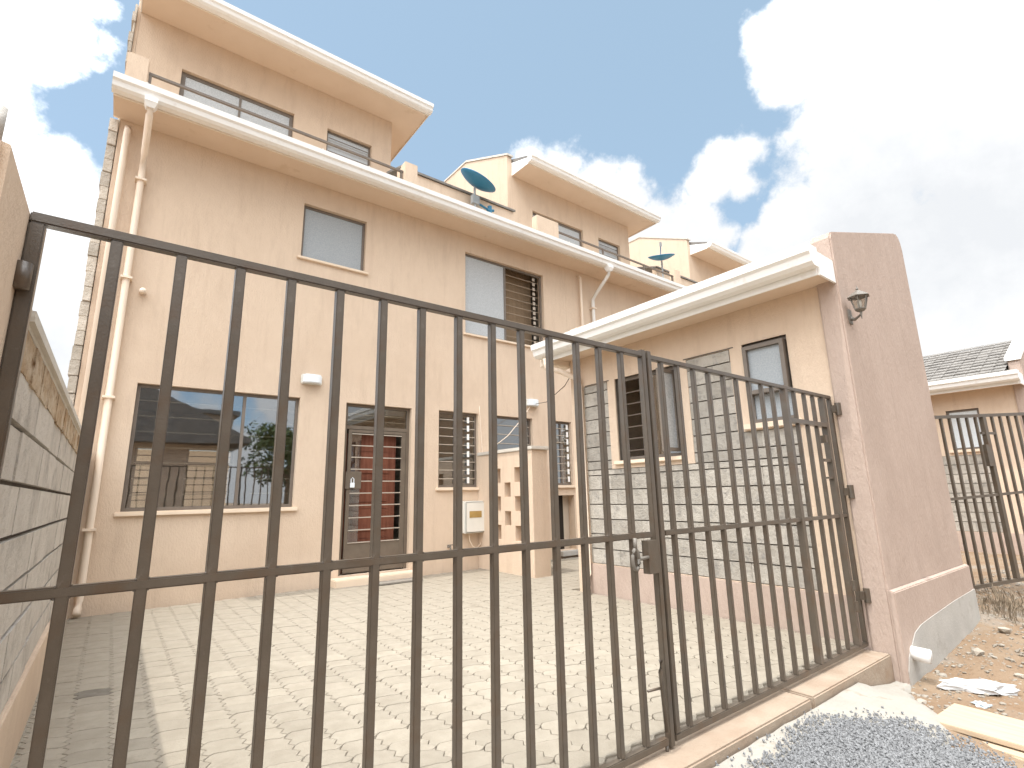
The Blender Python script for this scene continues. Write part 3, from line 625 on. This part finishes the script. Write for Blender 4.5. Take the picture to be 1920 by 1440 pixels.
    tag(part('roof_tiles', tv, M['tile'], a, weld=False), kind='stuff')
    return a
annexes = [annex(0), annex(1)]

# ------------------------------------------------------------------ pierced screen wall before the kitchen door
sc_ = thing('screen_wall', (7.0, 8.9, 0), 'low peach screen wall pierced by small square openings beside the meter box', 'wall')
hs = []
for k in range(3):
    zt = 2.17 - k * .60
    hs += [(9.3, 9.52, zt - .31, zt), (8.58, 8.80, zt - .31, zt)]
    if k < 2: hs.append((8.94, 9.16, zt - .61, zt - .31))
part('wall_body', MB().panel(xface(6.75), (8.2, 10.195), (-.05, 2.5), 0, .42, hs), M['plaster'], sc_)
part('coping', MB().prism([(6.72, 2.503), (7.2, 2.503), (7.2, 2.58), (6.72, 2.58)], XZ, 8.16, 10.195), M['coping'], sc_, bevel=.012)

# ------------------------------------------------------------------ entrance gate
gate_mesh = {}
def square_bar(parent, x, y, z0, z1, t, name='bar'):
    key = (round(z0, 3), round(z1, 3), t)
    if key not in gate_mesh: gate_mesh[key] = MB().box(-t / 2, t / 2, -t / 2, t / 2, z0, z1).mesh('gate_bar', M['gate'], bevel=.004)
    o = mpart(name, gate_mesh[key], parent, (x, y, 0)); o.rotation_euler = (0, random.uniform(-.003, .003), random.uniform(-.04, .04)); return o
GY = 2.40
gl = thing('gate_leaf', (-.35, GY, 0), 'left leaf of the brown steel bar gate, hung on the left pillar', 'gate', 'two leaves of the entrance gate')
part('top_rail', MB().box(-.35, 3.10, GY - .023, GY + .023, 2.598, 2.638), M['gate'], gl, bevel=.005)
part('middle_rail', MB().box(-.32, 3.03, GY - .0205, GY + .0205, 1.29, 1.328), M['gate'], gl, bevel=.005)
part('bottom_rail', MB().box(-.30, 3.04, GY - .023, GY + .023, .0, .042), M['gate'], gl, bevel=.005)
part('hinge_stile', MB().box(-.35, -.304, GY - .024, GY + .024, .0, 2.597), M['gate'], gl, bevel=.005)
part('meeting_stile', MB().box(3.055, 3.102, GY - .024, GY + .024, -.02, 2.655), M['gate'], gl, bevel=.005)
for x in [-.10, .12, .34, .56, .785, 1.01, 1.235, 1.46, 1.69, 1.915, 2.145, 2.38, 2.605, 2.84]: square_bar(gl, x, GY, .043, 2.597, .039)
hg = MB().tube([(-.338, GY - .05, 2.33), (-.338, GY - .05, 2.425)], .027, 14)
part('hinge', hg, M['gate'], gl, smooth=True)
part('hinge', MB().tube([(-.338, GY - .05, .42), (-.338, GY - .05, .515)], .027, 14), M['gate'], gl, smooth=True)
lt = part('latch', MB().box(2.93, 3.035, GY - .055, GY + .0, 1.06, 1.275), M['gate'], gl)
ring = [(2.80 + .032 * math.cos(t), GY - .05, 1.165 + .066 * math.sin(t)) for t in [2 * math.pi * k / 14 for k in range(15)]]
part('padlock_loop', MB().tube(ring, .012, 6).tube([(2.80, GY - .05, 1.23), (2.81, GY - .045, 1.30)], .014, 6).tube([(2.832, GY - .05, 1.165), (2.93, GY - .05, 1.17)], .012, 6), M['black'], lt, smooth=True)
part('drop_bolt', MB().tube([(2.985, GY - .045, .52), (2.955, GY - .06, .46), (2.97, GY - .05, .42), (2.99, GY - .05, .10)], .014, 8).tube([(2.97, GY - .05, .36), (2.83, GY - .05, .37)], .008, 6).tube([(3.03, GY - .01, -.06), (3.03, GY - .01, .0)], .012, 8), M['gate'], gl, smooth=True)

gr = thing('gate_leaf', (6.4, GY, 0), 'right leaf of the brown steel bar gate with a small wicket door in it', 'gate', 'two leaves of the entrance gate')
part('top_rail', MB().box(3.115, 6.39, GY - .022, GY + .022, 2.59, 2.628), M['gate'], gr, bevel=.005)
part('middle_rail', MB().box(3.18, 6.36, GY - .0195, GY + .0195, 1.292, 1.328), M['gate'], gr, bevel=.005)
part('bottom_rail', MB().box(3.115, 6.39, GY - .022, GY + .022, .0, .042), M['gate'], gr, bevel=.005)
part('meeting_stile', MB().box(3.118, 3.168, GY - .024, GY + .024, .043, 2.655), M['gate'], gr, bevel=.005)
part('hinge_stile', MB().box(6.352, 6.39, GY - .022, GY + .022, .043, 2.589), M['gate'], gr, bevel=.005)
for x in [3.30, 3.52, 3.735, 3.955, 4.18, 4.40, 4.62, 4.845, 5.06]: square_bar(gr, x, GY, .043, 2.589, .036)
wk = part('wicket_door', MB().box(5.275, 5.33, GY - .03, GY + .03, .045, 2.588).box(6.155, 6.21, GY - .03, GY + .03, .045, 2.588).box(5.331, 6.154, GY - .03, GY + .03, 2.255, 2.30), M['gate'], gr, weld=False)
for x in [5.52, 5.74, 5.95]:
    square_bar(wk, x, GY, .045, 2.254, .036); square_bar(gr, x, GY, 2.302, 2.589, .036)
part('latch_bar', MB().box(5.98, 6.149, GY - .02, GY + .02, 1.88, 1.91), M['gate'], wk)
part('latch_knob', MB().box(6.03, 6.07, GY - .045, GY + .02, 2.08, 2.16), M['gate'], wk)
part('latch_bar', MB().box(6.03, 6.148, GY - .02, GY + .02, 1.70, 1.72), M['gate'], wk)
for z in (2.47, 1.56, .50):
    part('hinge', MB().tube([(6.395, GY - .075, z - .07), (6.395, GY - .075, z + .07)], .032, 12).box(6.33, 6.398, GY - .07, GY - .031, z - .04, z + .04), M['gate'], gr)
for z in (.62, .42): part('bolt', MB().tube([(6.14, GY - .06, z - .05), (6.14, GY - .06, z + .05)], .018, 8), M['gate'], gr)

# weld beads where bars meet the rails
wrng = random.Random(17)
for leaf, zs, th in ((gl, (.043, 1.29, 1.328, 2.597), .039), (gr, (.043, 1.292, 1.328, 2.589), .036)):
    wb = MB()
    for o in leaf.children:
        if not o.name.startswith('bar'): continue
        x = (o.location.x + leaf.location.x) / S
        for z in zs:
            for sx in (-1, 1):
                if wrng.random() < .25: continue
                v, f = cubeish(.007, (1, 1, .8)); wb.add([(x + sx * th / 2 + q[0], GY - th * .3 + q[1], z + q[2]) for q in v], f)
    tag(part('weld_bead', wb, M['gate'], leaf, weld=False), kind='stuff')

ng = thing('neighbour_gate', (9.35, 2.82, 0), 'brown steel bar gate of the next plot, standing ajar right of the big pillar', 'gate')
a0, a1 = Vector((9.35, 2.82, 0)), Vector((11.42, 2.0, 0)); EXT = 1.3; ad_ = (a1 - a0).normalized(); an_ = Vector((-ad_.y, ad_.x, 0))
def along(t, z): p = a0 + ad_ * t; return Vector((p.x, p.y, z))
LN = (a1 - a0).length
def nbar(mb, t0, t1, z0, z1, th, zs=.05):
    v = [];
    for t in (t0, t1):
        dz = zs * t
        for z in (z0, z1):
            for s in (-1, 1): v.append(along(t, z + dz) + an_ * s * th / 2)
    return mb.add(v, [(0, 1, 3, 2), (4, 6, 7, 5), (0, 4, 5, 1), (2, 3, 7, 6), (0, 2, 6, 4), (1, 5, 7, 3)])
part('top_rail', nbar(MB(), 0, LN + EXT, 2.60, 2.65, .05), M['gate'], ng); part('bottom_rail', nbar(MB(), 0, LN + EXT, .01, .06, .05), M['gate'], ng)
part('middle_rail', nbar(MB(), 0, LN + EXT, 1.32, 1.36, .04), M['gate'], ng)
t = .05
while t < LN + EXT:
    if not LN - .12 < t < LN: part('bar', nbar(MB(), t, t + .034, .062, 2.598, .034), M['gate'], ng)
    t += .195
part('meeting_stile', nbar(MB(), LN - .07, LN, .062, 2.598, .06), M['gate'], ng)
part('lock_box', nbar(MB(), LN - .16, LN - .06, 1.9, 2.25, .09, 0), M['gate'], ng); part('bolt', nbar(MB(), LN - .14, LN + .2, 2.42, 2.46, .03, 0), M['gate'], ng)

# ------------------------------------------------------------------ lamps, dishes, meter, wires
def bulkhead(x, y, z, label):
    b = thing('bulkhead_lamp', (x, y, z), label, 'lamp', 'bulkhead lamps on the facade')
    part('base', MB().box(x - .2, x + .2, y - .05, y - .002, z - .10, z + .10), M['meter'], b, bevel=.02)
    pts = [(-.18, -.05), (-.16, -.13), (-.1, -.17), (.1, -.17), (.16, -.13), (.18, -.05)]
    part('diffuser', MB().prism(pts, lambda p, t: (x + p[0], y + p[1], t), z - .085, z + .085), M['lamp'], b, bevel=.015)
bulkhead(2.85, 10.2, 3.88, 'white bulkhead lamp on the facade above the large window')
bulkhead(8.42, 10.2, 3.92, 'white bulkhead lamp on the facade over the kitchen window')

mbx = thing('meter_box', (6.5, 10.2, .78), 'cream electricity meter box with an amber slot under the narrow window', 'meter box')
part('box_body', MB().box(6.25, 6.80, 9.98, 10.198, .78, 1.48), M['meter'], mbx, bevel=.02)
part('lid', MB().box(6.27, 6.78, 9.955, 9.979, .80, 1.46), M['meter'], mbx, bevel=.012)
part('meter_slot', MB().box(6.36, 6.68, 9.947, 9.956, 1.12, 1.26), M['amber'], mbx)
cb = [(6.45, 10.12, .78), (6.46, 10.1, .62), (6.52, 10.08, .5), (6.62, 10.08, .45), (6.74, 10.09, .52), (6.83, 10.14, .75), (6.86, 10.17, 1.2), (6.88, 10.18, 1.75), (6.87, 10.185, 2.55), (6.8, 10.19, 3.6), (6.8, 10.19, 3.7)]
tag(part('meter_cable', MB().tube(cb, .012, 6), M['pipe'], smooth=True), 'thin cable looping below the meter box and up the facade', 'cable')
wc = [(6.76, 9.7, 2.62), (7.2, 9.6, 2.95), (7.8, 9.85, 3.4), (8.38, 10.15, 3.86)]
tag(part('lamp_cable', MB().tube(wc, .009, 6), M['pipe'], smooth=True), 'thin wire from the screen wall up to the kitchen lamp', 'cable')
wc = [(8.5, 10.14, 3.9), (7.9, 9.0, 3.72), (7.0, 7.4, 3.72), (6.6, 6.65, 3.9)]
tag(part('overhead_wire', MB().tube(wc, .009, 6), M['grille_dark'], smooth=True), 'thin dark wire sagging from the kitchen lamp to the annex eave', 'cable')
tap = thing('yard_tap', (5.9, 10.2, .45), 'small dark tap low on the facade left of the meter box', 'tap')
part('tap_body', MB().tube([(5.95, 10.19, .52), (5.95, 10.08, .52), (5.95, 10.05, .44)], .022, 8).tube([(5.88, 10.09, .56), (6.02, 10.09, .56)], .012, 6).tube([(5.95, 10.09, .52), (5.95, 10.09, .56)], .01, 6), M['black'], tap)
tag(part('wall_vent', MB().tube([(.02, 10.19, 5.05), (.02, 10.10, 5.05), (.02, 10.06, 5.01)], [.05, .05, .045], 12), M['pipe'], smooth=True), 'short peach overflow spout right of the inner downpipe', 'spout')

def dish(c, n, rad, mast, up_mat, label, lnb_dir):
    c, n = Vector(c), Vector(n).normalized()
    d = thing('satellite_dish', mast, label, 'satellite dish', 'satellite dishes on the terraces')
    a = n.cross(Vector((0, 0, 1))).normalized(); b = n.cross(a); mb = MB(); v = []; f = []; R, K = 6, 28
    for s, off in ((1, 0), (1, -.02)):
        for i in range(R + 1):
            rr = rad * i / R
            for k in range(K): v.append(c + (a * math.cos(2 * math.pi * k / K) + b * math.sin(2 * math.pi * k / K)) * rr + n * (.32 * rr * rr / rad + off))
    o = (R + 1) * K
    for q in (0, o):
        for i in range(R):
            for k in range(K): f.append((q + i * K + k, q + i * K + (k + 1) % K, q + (i + 1) * K + (k + 1) % K, q + (i + 1) * K + k))
    for k in range(K): f.append((R * K + k, R * K + (k + 1) % K, o + R * K + (k + 1) % K, o + R * K + k))
    part('reflector', mb.add(v, f), M['dish'], d, smooth=True)
    part('mast', MB().tube([mast, Vector(mast) + Vector((0, 0, (c.z - mast[2]) * .7)), c - n * .05], .032, 8), M['dish_grey'], d)
    if lnb_dir is None: return d
    lo = c + n * rad * 1.1 + Vector(lnb_dir) * .1; rim = c - b * rad * .98 + n * .3 * rad if True else c
    part('feed_arm', MB().tube([c - n * .06, rim, lo], .018, 6), M['dish'], d)
    part('feed_head', MB().tube([lo - n * .06, lo + n * .10], [.05, .04], 10), M['dish_grey'], d)
    return d
dn = Vector((.2845, -.4312, .8561))
d1 = dish((7.12, 10.8, 10.08), -dn if False else dn, .55, (7.1, 10.8, 8.36), None, 'blue satellite dish tilted skyward on the terrace left of the second dormer', None)
d1b = thing('antenna_bracket', (7.35, 10.8, 9.5), 'blue bracket arm with a small receiver below the nearer dish', 'bracket')
part('arm', MB().tube([(7.05, 10.8, 9.72), (7.25, 10.8, 9.55), (7.62, 10.8, 9.46)], .03, 8), M['dish'], d1b)
part('receiver', MB().tube([(7.6, 10.8, 9.36), (7.6, 10.8, 9.6)], .065, 10).tube([(7.5, 10.78, 9.45), (7.72, 10.78, 9.5)], .04, 8), M['dish'], d1b)
part('clamp', MB().box(7.0, 7.22, 10.74, 10.86, 9.5, 9.75), M['dish_grey'], d1b)
d2 = dish((15.2, 10.6, 9.98), Vector((-.25, -.2, .95)), .48, (15.2, 10.6, 8.36), None, 'smaller blue satellite dish with upright feed arm beside the furthest dormer', (0, 0, .2))

lan = thing('wall_lantern', (6.55, 2.13, 3.55), 'black hexagonal carriage lantern on the big right pillar', 'lantern')
lx, ly = 6.50, 1.93
part('back_plate', MB().prism([(-.05, -.12), (.05, -.12), (.07, 0), (.05, .13), (-.05, .13), (-.07, 0)], lambda p, t: (6.60 + p[0], t, 3.53 + p[1]), 2.128, 2.105), M['black'], lan, bevel=.006)
part('arm', MB().tube([(6.60, 2.11, 3.50), (6.58, 2.05, 3.47), (6.54, 1.98, 3.49), (lx, ly, 3.51), (lx, ly, 3.56)], [.035, .024, .018, .018, .024], 8).tube([(lx, ly, 3.43), (lx, ly, 3.53)], [.006, .018], 8), M['black'], lan)
def hexa(r, z): return [(lx + r * math.cos(math.pi / 3 * k + .2), ly + r * math.sin(math.pi / 3 * k + .2), z) for k in range(6)]
def frus(mb, r0, z0, r1, z1): return mb.add(hexa(r0, z0) + hexa(r1, z1), [(k, (k + 1) % 6, 6 + (k + 1) % 6, 6 + k) for k in range(6)] + [tuple(range(5, -1, -1)), tuple(range(6, 12))])
part('tray', frus(frus(MB(), .05, 3.555, .085, 3.585), .085, 3.5855, .085, 3.60), M['black'], lan, weld=False)
part('glass_body', frus(MB(), .068, 3.601, .115, 3.788), M['lantern_glass'], lan)
cg = MB(); lo_, hi_ = hexa(.078, 3.60), hexa(.127, 3.79)
for k in range(6): cg.tube([lo_[k], hi_[k]], .009, 5)
part('cage', cg, M['black'], lan, weld=False)
part('hood', frus(frus(frus(MB(), .165, 3.788, .155, 3.806), .15, 3.8065, .06, 3.875), .05, 3.8755, .03, 3.90), M['black'], lan, weld=False)
part('finial', MB().tube([(lx, ly, 3.90), (lx, ly, 3.925), (lx, ly, 3.945), (lx, ly, 3.985)], [.012, .022, .012, .004], 8), M['black'], lan)
part('bulb', MB().tube([(lx, ly, 3.61), (lx, ly, 3.65), (lx, ly, 3.72), (lx, ly, 3.75)], [.022, .03, .032, .012], 10), M['gutter'], lan, smooth=True)

lan.scale = (.72, .72, .72)

pk = thing('padlock', (3.78, 10.25, 1.9), 'small silver padlock hanging from the lock plate of the grille door', 'padlock')
part('lock_body', MB().box(3.74, 3.83, 10.235, 10.265, 1.80, 1.90), M['lamp'], pk, bevel=.008)
part('shackle', MB().tube([(3.757, 10.25, 1.9), (3.757, 10.25, 1.97), (3.785, 10.25, 2.0), (3.813, 10.25, 1.97), (3.813, 10.25, 1.9)], .009, 6), M['lamp'], pk)
dm = thing('doormat', (4.5, 9.62, 0), 'grey fibre doormat lying on the pavers before the grille door', 'doormat')
part('mat_body', MB().box(4.05, 5.0, 9.50, 9.80, .004, .035), M['mat'], dm, bevel=.008)

# ------------------------------------------------------------------ debris on the verge
rr = random.Random(21)
gv = MB()
GX0, GY0, GA, GB = 3.85, 1.42, .95, .62
def gs(x, y):
    s = abs(x - GX0) / GA; t = abs(y - GY0) / GB
    return (s ** 2.6 + t ** 2.6) ** (1 / 2.6) + .07 * math.sin(5 * x + 2) * math.cos(6 * y) + .04 * math.sin(13 * x) * math.cos(11 * y)
def in_gravel(x, y): return gs(x, y) < 1
cnt = 0
while cnt < 17000:
    x, y = rr.uniform(2.7, 5.4), rr.uniform(.6, 2.2)
    s_ = gs(x, y)
    if s_ > 1.3 or (x > 4.95 and y < 1.6) or (s_ > .86 and rr.random() > max(.03, .75 - 2.4 * (s_ - .86))): continue
    hgt = ground_z(x, y) + .040 + .030 * max(0, 1 - s_) + .012 * rr.random()
    r = rr.choice([.005, .006, .007, .009, .010, .013]) * rr.uniform(.8, 1.2); ax = Vector((rr.uniform(-1, 1), rr.uniform(-1, 1), rr.uniform(-1, 1))).normalized()
    bx_ = ax.orthogonal().normalized(); cx_ = ax.cross(bx_); p = Vector((x, y, hgt))
    v = [p + ax * r * rr.uniform(.7, 1.4), p - ax * r * rr.uniform(.7, 1.4), p + bx_ * r, p - bx_ * r, p + cx_ * r * .8, p - cx_ * r * .8]
    gv.add(v, [(0, 2, 4), (0, 4, 3), (0, 3, 5), (0, 5, 2), (1, 4, 2), (1, 3, 4), (1, 5, 3), (1, 2, 5)]); cnt += 1
gp_ = tag(part('gravel', gv, M['gravel'], weld=False), kind='stuff')
gp_['label'] = 'grey crushed gravel heap on the apron'
gb_ = MB(); nn = 40
gb_.v = [(GX0 + GA * 1.1 * (2 * i / nn - 1), GY0 + GB * 1.1 * (2 * j / nn - 1), 0) for j in range(nn + 1) for i in range(nn + 1)]
gb_.v = [(x, y, ground_z(x, y) + (.038 + .030 * (1 - gs(x, y)) if gs(x, y) < .9 else -.03)) for x, y, _ in gb_.v]
gb_.f = [(j * (nn + 1) + i, j * (nn + 1) + i + 1, (j + 1) * (nn + 1) + i + 1, (j + 1) * (nn + 1) + i) for j in range(nn) for i in range(nn)]
tag(part('gravel_bed', gb_, M['gravel'], smooth=True), kind='stuff')

rb = MB()
for k in range(4600):
    x, y = rr.uniform(5.3, 14), rr.uniform(.2, 2.6)
    if y > 2.06 and x < 9.3: continue
    if in_gravel(x, y) and rr.random() < .8: continue
    r = rr.choice([.006, .008, .010, .012, .016, .024]) * rr.uniform(.7, 1.3); v, f = cubeish(r, (1, .9, .6))
    zz = ground_z(x, y) + r * .2; rb.add([(x + q[0], y + q[1], zz + q[2]) for q in v], f)
tag(part('rubble', rb, M['rubble'], weld=False), kind='stuff')

plank_lab = ['wide pale plank lying on the rubble at the lower right corner', 'second pale plank tucked alongside under the wide plank', 'short dark stained plank end beneath the other planks']
def plank(p0, p1, wd, th, roll, label, mt='wood'):
    p0, p1 = Vector(p0), Vector(p1); d_ = (p1 - p0).normalized(); s_ = d_.cross(Vector((0, 0, 1))).normalized(); n_ = s_.cross(d_)
    o = thing('plank', p0, label, 'plank', 'planks dumped on the verge'); mb = MB(); v = []
    for q in (p0, (p0 + p1) / 2 + n_ * .006, p1):
        for a, b in ((-1, -1), (1, -1), (1, 1), (-1, 1)): v.append(q + s_ * a * wd / 2 + n_ * b * th / 2 + n_ * a * roll)
    f = [(3, 2, 1, 0), (8, 9, 10, 11)]
    for q in (0, 4): f += [(q + k, q + (k + 1) % 4, q + 4 + (k + 1) % 4, q + 4 + k) for k in range(4)]
    part('board', mb.add(v, f), M[mt], o, bevel=.004); return o
plank((5.40, 1.56, -.150), (5.33, -.6, -.185), .56, .035, .006, plank_lab[0])
plank((5.20, 1.36, -.187), (5.02, -.5, -.222), .30, .03, -.004, plank_lab[1])
plank((5.08, 1.10, -.215), (4.98, -.1, -.235), .16, .04, .01, plank_lab[2])

def crumple(name, c, l, wdt, h, mt, label, cat, yaw):
    bm = bmesh.new(); bmesh.ops.create_icosphere(bm, subdivisions=3, radius=1); q = random.Random(hash(cat) % 7 + 3); mb = MB()
    from mathutils import noise as mn
    for v in bm.verts:
        p = v.co; k = 1 + .55 * mn.noise(p * 2.1 + Vector((3, 1, 2))) + .25 * mn.noise(p * 5)
        x, y, z_ = p.x * l * k, p.y * wdt * k * (1 + .4 * math.sin(p.x * 5)), max(p.z, -.35) * h * k
        mb.v.append((c[0] + x * math.cos(yaw) - y * math.sin(yaw), c[1] + x * math.sin(yaw) + y * math.cos(yaw), c[2] + z_))
    mb.f = [tuple(x.index for x in f.verts) for f in bm.faces]; bm.free()
    return tag(part(name, mb, M[mt], weld=False), label, cat)
crumple('plastic_sheet', (6.74, 1.62, ground_z(6.74, 1.62) + .03), .30, .07, .07, 'rag', 'crumpled white plastic sheet on the soil in front of the pillar', 'plastic sheet', -1.0)
crumple('plastic_scrap', (6.33, 1.53, ground_z(6.33, 1.53) + .012), .06, .05, .02, 'bluebag', 'small pale blue plastic scrap on orange soil', 'plastic scrap', .3)
big = [(6.95, 1.95, .05, 'small beige stone tight against the left end of the cement base'),
       (7.9, 1.85, .075, 'beige rubble stone at the middle of the cement base foot'),
       (8.9, 1.78, .08, 'pale rubble stone by the right end of the cement base'),
       (9.3, 1.6, .10, 'largest loose rubble stone, out by the dry grass'),
       (5.75, 1.80, .045, 'small stone on the bare soil between gravel heap and pillar'),
       (7.4, 1.45, .05, 'beige stone on open soil beyond the white plastic sheet')]
for x, y, r, lab in big:
    v, f = cubeish(r, (1.2, .9, .6)); o = part('stone', MB().add([(x + q[0], y + q[1], ground_z(x, y) + r * .25 + q[2]) for q in v], f), M['rubble'])
    tag(o, lab, 'stone', 'loose stones on the verge')

st = MB()
for k in range(420):
    x, y = rr.gauss(10.2, .5), rr.gauss(1.95, .16)
    if x < 9.3: continue
    z0 = ground_z(x, y); h = rr.uniform(.06, .22); a = rr.uniform(0, 6.28); ln = rr.uniform(.03, .16); w_ = .004
    tip = (x + ln * math.cos(a), y + ln * math.sin(a), z0 + h); px_, py_ = -math.sin(a) * w_, math.cos(a) * w_
    mid = (x + .4 * ln * math.cos(a), y + .4 * ln * math.sin(a), z0 + h * .65)
    st.add([(x - px_, y - py_, z0 - .01), (x + px_, y + py_, z0 - .01), (mid[0] + px_, mid[1] + py_, mid[2]), (mid[0] - px_, mid[1] - py_, mid[2]), tip], [(0, 1, 2, 3), (3, 2, 4)])
o = tag(part('dry_grass', st, M['straw'], weld=False), kind='stuff'); o['label'] = 'dry brown grass on the bank below the next gate'

# ------------------------------------------------------------------ far side of the street, seen mirrored in the large window
oh = thing('street_house', (0, -14, 0), 'tan house with dark gabled roof across the street, mirrored in the large window', 'house')
part('wall', MB().box(-5, 4.9, -19, -12, -.4, 4.6), M['house_far'], oh)
part('roof', MB().prism([(-6, 4.4), (-6, 4.6), (.4, 7.8), (5.8, 4.9), (5.8, 4.7)], XZ, -19.6, -11.2), M['tile'], oh)
oh2 = thing('street_house', (4, -22, 0), 'taller peach house behind the gabled one across the street', 'house')
part('wall', MB().box(-2, 6.3, -28, -21, -.4, 7.6), M['house_far'], oh2)
part('roof', MB().box(-2.4, 6.7, -28.4, -20.6, 7.602, 7.9), M['tile'], oh2)
def tree(x, y, h, r, label):
    t_ = thing('street_tree', (x, y, -.4), label, 'tree', 'trees across the street')
    tm = MB().tube([(x, y, -.4), (x + .05, y, h * .35), (x - .05, y + .1, h * .7)], [.16, .12, .05], 8)
    for k in range(6):
        a = k * 1.05; tm.tube([(x, y, h * (.35 + .05 * k)), (x + r * .5 * math.cos(a), y + r * .5 * math.sin(a), h * (.55 + .05 * k))], [.06, .02], 5)
    part('trunk', tm, M['bark'], t_)
    lv = MB(); q = random.Random(int(x * 10))
    cl_ = [(Vector((q.uniform(-1, 1) * r * .65, q.uniform(-1, 1) * r * .65, h * q.uniform(.5, .95))), r * q.uniform(.25, .45)) for _ in range(16)]
    for k in range(3500):
        c, rr_ = q.choice(cl_); d_ = Vector((q.gauss(0, 1), q.gauss(0, 1), q.gauss(0, 1))).normalized() * rr_ * q.uniform(.5, 1); p = Vector((x, y, 0)) + c + d_
        a = Vector((q.uniform(-1, 1), q.uniform(-1, 1), q.uniform(-1, 1))).normalized(); b = a.orthogonal().normalized(); s_ = q.uniform(.07, .16)
        lv.add([p - a * s_, p + b * s_ * .5, p + a * s_, p - b * s_ * .5], [(0, 1, 2, 3)])
    part('crown', lv, M['leaf'], t_, weld=False)
tree(8.0, -11.5, 5.6, 2.7, 'round leafy street tree nearest the gabled house'); tree(11.6, -12.5, 5.2, 2.6, 'leafy street tree in the middle of three'); tree(15.5, -12, 5.0, 2.4, 'leafy street tree furthest from the gabled house')

yw = thing('yard_wall', (5, 20, 0), 'pale rendered yard wall behind the row, glimpsed through the large window', 'wall')
part('wall_body', MB().box(-3, 32, 19.6, 19.85, -.2, 3.2), M['sill'], yw)
